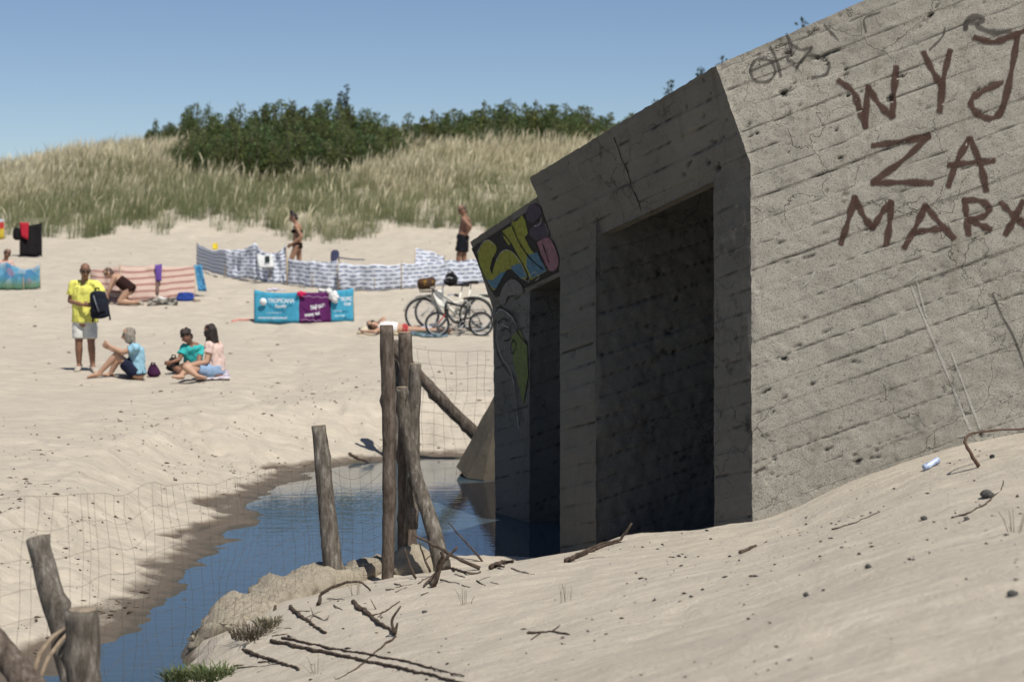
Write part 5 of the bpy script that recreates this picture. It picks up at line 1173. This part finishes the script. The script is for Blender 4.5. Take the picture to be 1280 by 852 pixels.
for e in (0, 1): q = p + Vector((e * .03, e * .14, .02)); m2 = MB(); m2.blob(q, q + Vector((.16, .04, 0)), .02, .05, .018, .042, (0, 0, 1)); tag(m2.remesh('flip_flop', cloth('brown rubber', (.10, .075, .06)), None, .012, 2), 'brown sandal on the sand near the head of the sunbather, ' + ('rear one' if e else 'front one'), 'sandal')

# ================================================================ WINDBREAKS AND BEACH THINGS
POLE = plain('pale wooden pole', (.42, .34, .24), .8, .2, 30); WHITEC = cloth('white cloth', (.70, .69, .68), .06)
def cloth_uv(name, build_fn, translucent=.25):
    t = NT(name); uv = t.uv(); s = t.n('ShaderNodeSeparateXYZ'); t.l(uv, s.inputs[0]); c = build_fn(t, uv, s.outputs[0], s.outputs[1])
    nb = t.bump(t.noise(uv, 9, 4), .35, .02); t.done(c, .85, nb, .1)
    tr = t.n('ShaderNodeBsdfTranslucent'); mx = t.n('ShaderNodeMixShader'); mx.inputs[0].default_value = translucent
    (t.l(c, tr.inputs[0]) if not isinstance(c, tuple) else None); t.l(t.b.outputs[0], mx.inputs[1]); t.l(tr.outputs[0], mx.inputs[2]); t.l(mx.outputs[0], t.out.inputs['Surface']); return t.m
def dashes(t, uv, u, v):
    """white cloth printed with rows of short navy dashes and thin blue rules"""
    b = t.n('ShaderNodeTexBrick'); t.l(uv, b.inputs['Vector']); b.offset = .5; b.inputs['Scale'].default_value = 1.0; b.inputs['Brick Width'].default_value = .23; b.inputs['Row Height'].default_value = .098
    b.inputs['Mortar Size'].default_value = .036; b.inputs['Mortar Smooth'].default_value = .05; b.inputs['Color1'].default_value = (.045, .07, .17, 1); b.inputs['Color2'].default_value = (.09, .12, .24, 1); b.inputs['Mortar'].default_value = (.74, .77, .83, 1)
    w = t.n('ShaderNodeTexWave', bands_direction='Y'); t.l(uv, w.inputs['Vector']); w.inputs['Scale'].default_value = 3.24; w.inputs['Distortion'].default_value = .4
    k = t.ramp(w.outputs['Fac'], [(.86, 0.), (.95, .35)]); return t.mix(k, b.outputs['Color'], (.16, .22, .38))
def pinkstripe(t, uv, u, v):
    w = t.n('ShaderNodeTexWave', bands_direction='Y'); t.l(uv, w.inputs['Vector']); w.inputs['Scale'].default_value = 1.95; w.inputs['Distortion'].default_value = .3
    c = t.ramp(w.outputs['Fac'], [(.0, (.66, .50, .42)), (.45, (.68, .56, .47)), (.62, (.58, .34, .29)), (.92, (.55, .32, .27)), (.97, (.30, .19, .16))]); return c
def floral(t, uv, u, v):
    vo = t.n('ShaderNodeTexVoronoi'); vo.inputs['Scale'].default_value = 7; t.l(uv, vo.inputs['Vector']); s = t.n('ShaderNodeSeparateColor'); t.l(vo.outputs['Color'], s.inputs[0])
    c = t.ramp(s.outputs[0], [(0, (.10, .28, .48)), (.3, (.16, .40, .58)), (.55, (.10, .30, .45)), (.72, (.32, .46, .56)), (.86, (.30, .28, .42))], 'CONSTANT')
    return t.mix(t.ramp(v, [(.10, .8), (.28, 0.)]), c, (.12, .22, .08))
def rainbow(t, uv, u, v): return t.ramp(v, [(0, (.65, .5, .06)), (.3, (.6, .07, .06)), (.5, (.55, .6, .65)), (.75, (.07, .25, .5))], 'CONSTANT')
def bluetowel(t, uv, u, v): return t.ramp(t.noise(uv, 14, 3), [(.35, (.04, .16, .34)), (.5, (.07, .26, .46)), (.65, (.16, .40, .58))])
DASH = cloth_uv('navy dash print cloth', dashes); PINKS = cloth_uv('pink striped cloth', pinkstripe); FLOR = cloth_uv('blue floral cloth', floral); RAINB = cloth_uv('rainbow cloth', rainbow); BLUET = cloth_uv('mottled blue towelling', bluetowel, .1)
def sheet(name, tops, bots, mat, parent, sag=.05, ripple=.03, nu=14, nv=9, seed=0, u0=0.0):
    """a hung cloth between pole tops and bottoms (lists of 3-D points): sags and billows between the poles"""
    C = []; UV = []; L = u0; m = 0; n = len(tops)
    for i in range(n - 1):
        for k in range(nu + (1 if i == n - 2 else 0)):
            f = k / nu; T = tops[i].lerp(tops[i + 1], f); B = bots[i].lerp(bots[i + 1], f); sg = math.sin(math.pi * f); u = L + (tops[i + 1] - tops[i]).length * f
            h = (T - B).length
            for j in range(nv + 1):
                g = j / nv; p = B.lerp(T, g); p = p + Vector((0, 0, -sag * sg * g * g)); C.append(p); UV.append((u, g * h))
            m += 1
        L += (tops[i + 1] - tops[i]).length
    co = np.array([list(p) for p in C]); uv = np.array(UV); d = ripple * fbm(uv[:, 0] * 5, uv[:, 1] * 3.2, None, seed, 3) + ripple * .6 * np.sin(uv[:, 0] * 23 + 3 * vnoise(uv[:, 0] * 2, uv[:, 1] * 2, seed=seed))
    co[:, 1] += d; co[:, 2] += .5 * ripple * vnoise(uv[:, 0] * 6, uv[:, 1], seed=seed + 9)
    i0 = (np.arange(m - 1)[:, None] * (nv + 1) + np.arange(nv)[None, :]).ravel(); me = np_mesh(name, co, np.stack([i0, i0 + nv + 1, i0 + nv + 2, i0 + 1], 1))
    lv = np.empty(len(me.loops), np.int32); me.loops.foreach_get('vertex_index', lv); me.uv_layers.new(name='UVMap').data.foreach_set('uv', uv[lv].astype(np.float32).ravel())
    o = link(name, me, mat, parent); md = o.modifiers.new('thick', 'SOLIDIFY'); md.thickness = .004; return o
def windbreak(px, mat, label, lean=0.0, seed=0, ripple=.03, sag=.05, poles=True, name='windbreak', lift=.02):
    bots = [hit(x, yb) + Vector((0, 0, lift)) for x, yt, yb in px]; tops = [pt(x, yt, b.y + lean) for (x, yt, yb), b in zip(px, bots)]
    root = empty(name, tuple(bots[0]), label, 'windbreak'); sheet('cloth', tops, bots, mat, root, sag, ripple, seed=seed)
    if poles:
        for T, B in zip(tops, bots): ax = (T - B).normalized(); m = MB(); m.tube([B - ax * .2 + Vector((0, .02, 0)), T + ax * .04 + Vector((0, .02, 0))], .013, 7); m.build('pole', POLE, root)
    return root, tops, bots
wb1, t1, b1_ = windbreak([(246, 304, 336), (281, 311, 347), (319, 303, 352), (337, 316, 354), (358, 305, 356)], DASH, 'dark blue and white windbreak with drooping middle, left end of the long row', .1, 1, .05, .10)
windbreak([(359, 322, 357), (390, 325, 360), (422, 325, 363)], DASH, 'blue and white windbreak mid-row, in front of the bikini woman', .05, 2, .035, .05)
windbreak([(423, 328, 364), (468, 330, 364), (502, 329, 362), (534, 326, 359), (563, 325, 356), (590, 324, 355), (612, 323, 354)], DASH, 'longest blue and white printed windbreak, right end of the row behind the bicycles', .0, 3, .035, .035)
windbreak([(519, 309, 338), (540, 314, 338), (556, 320, 339)], DASH, 'short piece of blue and white windbreak standing alone behind the row', .2, 4, .03, .03)
pk, pkt, pkb = windbreak([(112, 337, 375), (150, 332, 379), (197, 331, 377), (243, 333, 373)], PINKS, 'pink and cream striped windbreak beside the kneeling woman', .35, 5, .03, .03)
windbreak([(-34, 330, 364), (10, 328, 363), (29, 336, 363), (50, 331, 361)], FLOR, 'blue flowered windbreak at the left edge', .05, 6, .03, .03)
windbreak([(-40, 270, 302), (5, 274, 299)], RAINB, 'rainbow striped cloth cut off by the left edge of the picture', .0, 7, .03, .02)
# cloths hung over windbreaks
def drape(name, x, ytop, ybot, w, d, mat, label, lean=0.0, cat='towel', slant=0.0, seed=0):
    T0 = pt(x - w / 2, ytop, d); T1_ = pt(x + w / 2, ytop, d); B0 = pt(x - w / 2 + slant, ybot, d - .04 + lean); B1_ = pt(x + w / 2 + slant, ybot, d - .04 + lean)
    o = sheet(name, [T0, T1_], [B0, B1_], mat, None, .01, .025, 10, 8, seed); o.modifiers['thick'].thickness = .02; return tag(o, label, cat)
drape('beach_towel', 198, 330, 351, 8, pkt[2].y - .08, cloth('violet towelling', (.13, .07, .28)), 'violet towel hanging over the middle of the pink windbreak', -.1, seed=3)
drape('shoulder_strap', 197, 350, 367, 4, pkt[2].y - .2, cloth('brown strap', (.14, .09, .075)), 'brown strap hanging under the violet towel', -.05, 'strap', 0, 4)
drape('beach_towel', 247, 331, 364, 10, pkt[3].y - .02, BLUET, 'mottled blue towel hung on the right end of the pink windbreak', -.12, 'towel', 6, 5)
drape('beach_towel', 331, 318, 334, 20, t1[3].y - .10, cloth('white towelling', (.62, .63, .62), .2), 'white towel over the sagging middle of the dark windbreak', -.05, 'towel', 2, 6)
drape('swim_cap', 334, 319, 327, 5, t1[3].y - .17, cloth('dark green cloth', (.03, .045, .04)), 'small dark cloth hanging on the white towel', 0, 'cloth', 0, 7)
drape('yellow_cloth', 269, 303, 311, 6, t1[1].y - .06, cloth('yellow nylon', (.62, .48, .04)), 'small yellow cloth on top of the dark windbreak', 0, 'cloth', 0, 8)
# advertising windbreak
TURQ = cloth('turquoise print cloth', (.06, .31, .46), .10); PURPC = cloth('purple print cloth', (.10, .02, .10), .1)
px = [(318, 362, 404), (374, 365, 404), (414, 363, 403), (442, 360, 402)]
bots = [hit(x, yb) + Vector((0, 0, .01)) for x, yt, yb in px]; tops = [pt(x, yt, b.y + .06) for (x, yt, yb), b in zip(px, bots)]
ad = empty('windbreak', tuple(bots[0]), 'turquoise and purple advertising windbreak with white lettering', 'windbreak')
PN = [sheet('turquoise_panel', tops[0:2], bots[0:2], TURQ, ad, .045, .018, seed=11), sheet('purple_panel', tops[1:3], bots[1:3], PURPC, ad, .03, .018, seed=12), sheet('turquoise_panel', tops[2:4], bots[2:4], TURQ, ad, .02, .018, seed=13)]
for T, B in zip(tops, bots): ax = (T - B).normalized(); m = MB(); m.tube([B - ax * .2 + Vector((0, .02, 0)), T + ax * .03 + Vector((0, .02, 0))], .013, 7); m.build('pole', POLE, ad)
PRINT = plain('white print', (.72, .74, .76), .8, .05)
def lettering(txt, x, y, hpx, panel_i, slope=0.0, wide=1.0, bold=.0):
    """flat white print: text mesh set just in front of the cloth; hpx = capital height in photo pixels"""
    cu = bpy.data.curves.new('t', 'FONT'); cu.body = txt; cu.size = 1.0; cu.offset = bold; o = bpy.data.objects.new('t', cu); COL.objects.link(o)
    me = bpy.data.meshes.new_from_object(o.evaluated_get(bpy.context.evaluated_depsgraph_get())); bpy.data.objects.remove(o)
    k = tops[panel_i]; q = tops[panel_i + 1]; n = len(me.vertices); co = np.empty(n * 3); me.vertices.foreach_get('co', co); co = co.reshape(-1, 3)
    d = bots[panel_i].y - .055; p0 = pt(x, y, d); sc = hpx / F * d / .70; ax = Vector((q.x - k.x, q.y - k.y, 0)).normalized(); c, s = math.cos(slope), math.sin(slope)
    X = co[:, 0] * sc * wide; Y = co[:, 1] * sc; U = X * c - Y * s; W = X * s + Y * c
    out = np.stack([p0.x + ax.x * U, p0.y + ax.y * U, p0.z + W], 1); me.vertices.foreach_set('co', out.ravel()); me.update(); return link('printed_text', me, PRINT, ad, False)
lettering('TROPICANA', 335, 378, 5.0, 0, 0, .84, .03); lettering('Family', 344, 384.5, 4.0, 0, .05, 1.0, .025); lettering('ul. Promenada 12', 333, 391.5, 1.9, 0, 0, 1.0); lettering('www.tropicana.pl', 323, 398, 3.0, 0, 0, 1.2, .02)
lettering('Najlepsze', 389, 387, 5.4, 1, .22, .62, .03); lettering('wczasy nad', 381, 395.5, 4.2, 1, .12, .72, .03)
lettering('TROPIC', 425, 376, 4.6, 2, .03, .70, .03); lettering('FAM', 430, 382, 4.0, 2, .03, .85, .02); lettering('ul. Promen', 417, 389.5, 1.9, 2, .02, .95); lettering('www.tropic', 418, 395.5, 2.3, 2, .02, .9, .01)
m = MB(); c = pt(329, 377, bots[0].y - .055)
m.tube([c, c + Vector((0, -.004, 0))], .075, 20); m.build('printed_emblem', PRINT, ad)
for (x0, y0), (x1, y1), i in (((378, 370), (411, 372), 1), ((376, 399), (402, 401), 1)):
    m = MB(); d = bots[i].y - .05; m.tube([pt(x0 + (x1 - x0) * k / 12, y0 + (y1 - y0) * k / 12 + .8 * math.sin(k * 1.6), d) for k in range(13)], .007, 5); m.build('printed_wave', plain('faded lilac print', (.4, .25, .4), .8), ad)
def heap(name, x, y, d, w, h, mat, label, cat='cloth', seed=0):
    p = pt(x, y, d); m = MB()
    for i in range(5): rr = random.Random(seed * 9 + i); q = p + Vector((rr.uniform(-.4, .4) * w, rr.uniform(-.02, .02), rr.uniform(-.3, .3) * h)); m.cap(q, q + Vector((rr.uniform(-.25, .25) * w, .01, -rr.random() * .35 * h)), h * .30, h * .22)
    m.cap(p - Vector((w * .35, 0, 0)), p + Vector((w * .35, 0, 0)), h * .32, h * .28)
    return tag(m.remesh(name, mat, None, .011, 3, .02, 15, seed), label, cat)
heap('red_cloth', 377, 367, tops[1].y - .03, .17, .12, cloth('crimson cloth', (.50, .02, .09)), 'crimson cloth knotted over the advertising windbreak', 'cloth', 1)
heap('white_cloth', 405, 363, tops[2].y - .03, .26, .10, WHITEC, 'white cloth draped on top of the purple panel', 'cloth', 2)
heap('white_cloth', 418, 371, tops[2].y - .05, .12, .24, WHITEC, 'white cloth hanging down the right turquoise panel', 'cloth', 3)
heap('lilac_cloth', 345, 362, tops[0].y + .05, .5, .06, cloth('lilac cloth', (.6, .56, .66)), 'pale lilac cloth along the top left of the advertising windbreak', 'cloth', 4)
stick([(290, 403), (302, 401), (318, 400)], .022, 'pink strap lying on the sand left of the advertising windbreak', cloth('salmon cloth', (.62, .24, .2)), (), 'pink_strap', 'strap')
# clutter before the pink windbreak
towel('picnic_blanket', [(120, 381), (180, 382), (176, 376), (124, 376)], 'mottled blanket under the kneeling woman', patterned('dark mottled print', [(.08, .09, .06), (.3, .27, .22), (.5, .45, .38), (.12, .08, .07)], 10), .012, .012, 'blanket')
towel('picnic_blanket', [(184, 383), (222, 382), (219, 376), (187, 377)], 'crumpled dark patterned blanket before the pink windbreak', patterned('dark mottled print b', [(.05, .055, .045), (.28, .26, .22), (.09, .07, .06)], 11), .035, .02, 'blanket', seed=3)
pp_ = hit(196, 377); heap('white_cloth', 198, 373, pp_.y + .05, .42, .12, WHITEC, 'crumpled white cloth heaped under the violet towel', 'cloth', 6)
lump_bag('blue_bag', 231, 377, .50, .22, .22, 'royal blue cloth bag slumped before the pink windbreak', cloth('royal blue cloth', (.03, .06, .26)), 'bag', .0, False)
heap('white_cloth', 246, 374, hit(246, 377).y, .16, .08, cloth('beige cloth', (.5, .42, .32)), 'small beige cloth on the sand under the mottled blue towel', 'cloth', 8)
# dark chair and bag at far left
dk = hit(38, 322).y
ch = empty('beach_chair', tuple(hit(38, 322)), 'black cloth covered beach chair with a red strip, seen from behind at far left', 'chair')
BLKC = cloth('black canvas', (.014, .012, .013)); REDC = cloth('red canvas', (.36, .02, .035))
sheet('back_cloth', [pt(25, 281, dk + .2), pt(52, 279.5, dk + .25)], [pt(25, 320, dk), pt(52, 320, dk)], BLKC, ch, .02, .03, 8, 8, 31); sheet('red_strip', [pt(24.5, 277.5, dk + .16), pt(36, 278, dk + .16)], [pt(27, 296, dk + .02), pt(35, 300, dk + .0)], REDC, ch, .01, .01, 5, 5, 32)
sheet('seat', [pt(26, 306, dk + .55), pt(51, 306, dk + .6)], [pt(26, 306, dk + .06), pt(51, 306, dk + .1)], BLKC, ch, .02, .01, 5, 5, 33)
for x in (25, 52):
    m = MB(); m.tube([pt(x, 321.5, dk + .02), pt(x, 278, dk + .24)], .015, 6); m.build('leg', BLACKP, ch); m = MB(); m.tube([pt(x, 321, dk + .5), pt(x, 306, dk + .3), pt(x, 300, dk + .08)], .014, 6); m.build('leg', BLACKP, ch)
cb = pt(21, 292, dk + .1); bgm = empty('round_bag', tuple(cb), 'round black bag hanging at the left side of the dark chair', 'bag'); m = MB(); m.blob(cb - Vector((0, 0, .1)), cb + Vector((0, 0, .1)), .11, .07, .10, .06, (1, 0, 0), cap=1.2); m.remesh('bag_body', BLKC, bgm, .012, 2, .015, 9, 4); m = MB(); m.tube([cb + Vector((-.05, 0, .17)), cb + Vector((.02, 0, .28)), cb + Vector((.09, .03, .2))], .012, 6); m.build('strap', BLKC, bgm)
# low navy folding chair behind the row
dk = hit(421, 340).y + .3; nc = empty('folding_chair', tuple(hit(421, 340)), 'low chair with rounded navy backrest behind the middle windbreak', 'chair'); NAVC = cloth('navy canvas', (.05, .055, .10))
c = pt(419, 321, dk); m = MB(); m.blob(c - Vector((0, .05, .20)), c + Vector((-.01, .05, .10)), .12, .03, .11, .03, (1, 0, 0), cap=3.0); m.remesh('backrest', NAVC, nc, .012, 2, .01)
sx = pt(421, 332, dk - .1); m = MB(); m.box(sx + Vector((.28, -.1, 0)), .58, .4, .03); m.build('seat', NAVC, nc); m = MB(); m.tube([pt(424, 322, dk), pt(440, 324, dk), pt(456, 324.5, dk)], .018, 6); m.build('arm_rest', GREYT, nc)
for dx in (0, .5):
    for dy in (-.28, .08): m = MB(); m.tube([sx + Vector((dx, dy, 0)), sx + Vector((dx + .02, dy, -.26))], .012, 6); m.build('leg', GREYT, nc)

# ================================================================ BICYCLES
RUB = plain('black rubber', (.02, .02, .021), .7, .2, 30); STEEL = plain('bicycle steel', (.45, .46, .47), .3, .1, 9, .7); WPAINT = plain('cream bicycle paint', (.62, .60, .52), .35, .05, 9, .5); BPAINT = plain('black bicycle paint', (.018, .018, .02), .35, .1, 9, .5); RPAINT = plain('red bicycle paint', (.42, .02, .03), .35, .05, 9, .5); SADM = plain('black saddle', (.016, .014, .014), .6, .1)
def bicycle(front, base, r, paint, forkmat, label, k=1.0, stepthru=True, guards=True, yaw=0.0, basket=None, rimmat=STEEL):
    """front: x of the front hub; bike points left (-X); k scales the frame"""
    root = empty('bicycle', tuple(base), label, 'bicycle'); ca, sa = math.cos(yaw), math.sin(yaw)
    wb = 1.08 * k
    def Q(x, z, y=0.0): X = (wb - x); return Vector((base.x + X * ca - y * sa, base.y + X * sa + y * ca, base.z + z))      # x forward from rear hub, z above the ground
    for hx in (0, wb):
        c = Q(hx, r); hub = bpy.data.objects.new('wheel', None)
        ring = lambda R: [Q(hx + R * math.cos(a), r + R * math.sin(a)) for a in np.linspace(0, 2 * math.pi, 40, endpoint=False)]
        m = MB(); m.tube([Q(hx, r, -.04), Q(hx, r, .04)], .022 * k, 8); wheel = m.build('wheel', STEEL, root)
        m = MB(); m.tube(ring(r - .02), .024, 8, closed=True); m.build('tyre', RUB, wheel)
        m = MB(); m.tube(ring(r - .042), .011, 6, closed=True); m.build('rim', rimmat, wheel)
        for i in range(20): a = i * 2 * math.pi / 20; sd = .03 if i % 2 else -.03; m = MB(); m.tube([Q(hx + .02 * math.cos(a + .9), r + .02 * math.sin(a + .9), sd), Q(hx + (r - .045) * math.cos(a), r + (r - .045) * math.sin(a))], .0022, 3, caps=False); m.build('spoke', STEEL, wheel)
        if guards:
            m = MB(); a0, a1 = (.25, 2.9) if hx == 0 else (.2, 2.6); m.tube([Q(hx + (r + .028) * math.cos(a), r + (r + .028) * math.sin(a)) for a in np.linspace(a0, a1, 18)], .018, 6); m.build('mudguard', paint, root)
    K = lambda x, z, y=0.0: Q(x * k, z * k, y)
    bb, st, hb, ht = K(.44, .29), K(.30, .80), K(.885, .62), K(.85, .84)
    tb = .026
    m = MB(); m.tube([bb, st], tb, 8); m.tube([hb, ht], tb * 1.15, 8); m.tube([bb, K(.66, .36), hb], tb * 1.2, 8)
    if stepthru: m.tube([K(.355, .60), K(.60, .52), K(.875, .70)], tb * 1.1, 8)
    else: m.tube([K(.32, .72), ht], tb, 8)
    for y in (-.045, .045): m.tube([bb, K(.2, .30, y), Q(0, r, y)], .010, 6); m.tube([K(.32, .74), Q(.06 * k, r + .15 * k, y), Q(0, r, y)], .009, 6)
    m.build('frame', paint, root)
    m = MB(); m.tube([hb, K(.905, .52)], .016, 6)
    for y in (-.05, .05): m.tube([K(.90, .56, 0), K(.915, .50, y), Q(wb, r, y)], .012, 6)
    m.build('fork', forkmat, root)
    m = MB(); m.tube([ht, K(.80, 1.0)], .014, 6); m.tube([K(.62, 1.02, -.27), K(.72, 1.05, -.24), K(.82, 1.02, -.08), K(.82, 1.02, .08), K(.72, 1.05, .24), K(.62, 1.02, .27)], .011, 6); hbar = m.build('handlebar', STEEL, root)
    for y in (-1, 1): m = MB(); m.tube([K(.55, 1.01, y * .28), K(.66, 1.03, y * .262)], .017, 8); m.build('grip', RUB, hbar)
    m = MB(); m.tube([st, K(.275, .92)], .012, 6); m.build('seat_post', STEEL, root)
    m = MB(); m.blob(K(.16, .945), K(.30, .945), .10, .04, .055, .032, (0, 1, 0)); m.blob(K(.28, .945), K(.43, .935), .05, .03, .022, .02, (0, 1, 0)); m.remesh('saddle', SADM, root, .011, 2)
    m = MB(); m.tube([Q(.44 * k + .085 * k * math.cos(a), .29 * k + .085 * k * math.sin(a), -.045) for a in np.linspace(0, 2 * math.pi, 20, endpoint=False)], .007, 5, closed=True); m.tube([K(.44, .29, -.06), K(.52, .15, -.07)], .010, 6); m.tube([K(.44, .29, .06), K(.36, .43, .07)], .010, 6); cr = m.build('crank', STEEL, root)
    for x, z, y in ((.52, .15, -.12), (.36, .43, .12)): m = MB(); m.box(K(x, z, y), .09, .07, .022); m.build('pedal', RUB, cr)
    m = MB(); m.tube([K(.50, .355, -.05), Q(.02, r + .05, -.05), Q(-.03, r, -.05), Q(.02, r - .04, -.05), K(.46, .21, -.05)], .008, 5); m.build('chain', BLACKP, root)
    if basket:
        c = K(.98, .93); m = MB()
        for j in range(5): z = -.12 + j * .06; s_ = .82 + .045 * j; m.tube([c + Vector((x * .17 * s_, y * .15 * s_, z)) for x, y in ((-1, -1), (1, -1), (1, 1), (-1, 1))], .008, 5, closed=True)
        for i in range(24):
            a = i / 24 * 4; e = int(a); f = a - e; cs = [(-1, -1), (1, -1), (1, 1), (-1, 1), (-1, -1)]; x = cs[e][0] + (cs[e + 1][0] - cs[e][0]) * f; y = cs[e][1] + (cs[e + 1][1] - cs[e][1]) * f
            m.tube([c + Vector((x * .14, y * .123, -.12)), c + Vector((x * .17, y * .15, .12))], .006, 4)
        m.box(c + Vector((0, 0, -.125)), .28, .245, .01); m.build('basket', basket, root)
    return root, K, Q
WICK = plain('brown wicker', (.10, .06, .035), .8, .4, 40)
g1 = hit(527, 418); base = Vector((g1.x, g1.y + .25, gz(g1.x, g1.y + .25) + .0))
bA, KA, QA = bicycle(527, base, .345, WPAINT, WPAINT, 'cream step-through bicycle with a wicker front basket standing on the sand', 1.0, True, True, .06, WICK)
base2 = Vector((g1.x + .17, g1.y + .75, gz(g1.x + .17, g1.y + .75)))
bB, KB_, QB = bicycle(535, base2, .345, WPAINT, WPAINT, 'second cream bicycle parked right behind the basket one', 1.0, True, True, .04)
g2 = hit(547, 419); base3 = Vector((g2.x, g2.y - .15, gz(g2.x, g2.y - .15)))
bC, KC, QC = bicycle(547, base3, .245, BPAINT, RPAINT, 'small black childs bicycle with red fork in front of the cream ones', .80, False, False, .03)
m = MB(); c = KA(.98, .97); m.blob(c - Vector((.10, 0, .02)), c + Vector((.09, 0, .03)), .11, .10, .10, .09, (0, 0, 1)); tag(m.remesh('bundle', patterned('brown and gold print', [(.07, .035, .03), (.28, .17, .04), (.10, .05, .03), (.05, .03, .03)], 13), None, .012, 2, .02, 12, 2), 'brown and gold bundle stuffed in the bicycle basket', 'bundle')
c = KB_(.70, 1.0); hb_ = empty('round_bag', tuple(c), 'round black bag hung on the handlebar of the rear bicycle', 'bag'); m = MB(); m.blob(c + Vector((.0, 0, -.05)), c + Vector((.02, 0, .06)), .14, .08, .13, .07, (1, 0, 0), cap=1.1); m.remesh('bag_body', BLKC, hb_, .012, 2, .015, 9, 6); m = MB(); m.tube([c + Vector((-.06, 0, .13)), c + Vector((-.02, 0, .19)), c + Vector((.07, 0, .14))], .012, 6); m.build('strap', BLKC, hb_)
c0_ = KA(.86, .90, -.05); o = sheet('beach_towel', [KA(.92, .90, -.10), KA(.70, .84, -.11)], [KA(.76, .52, -.12), KA(.56, .46, -.12)], cloth('white towelling b', (.66, .65, .60), .08), None, .02, .025, 8, 8, 44); o.modifiers['thick'].thickness = .02; tag(o, 'white towel hanging over the frame of the basket bicycle', 'towel')
heap('white_cloth', 533, 410, hit(533, 417).y + .1, .22, .14, cloth('pale blue white cloth', (.55, .60, .72)), 'pale bluish cloth heap on the sand between the front wheels', 'cloth', 9)
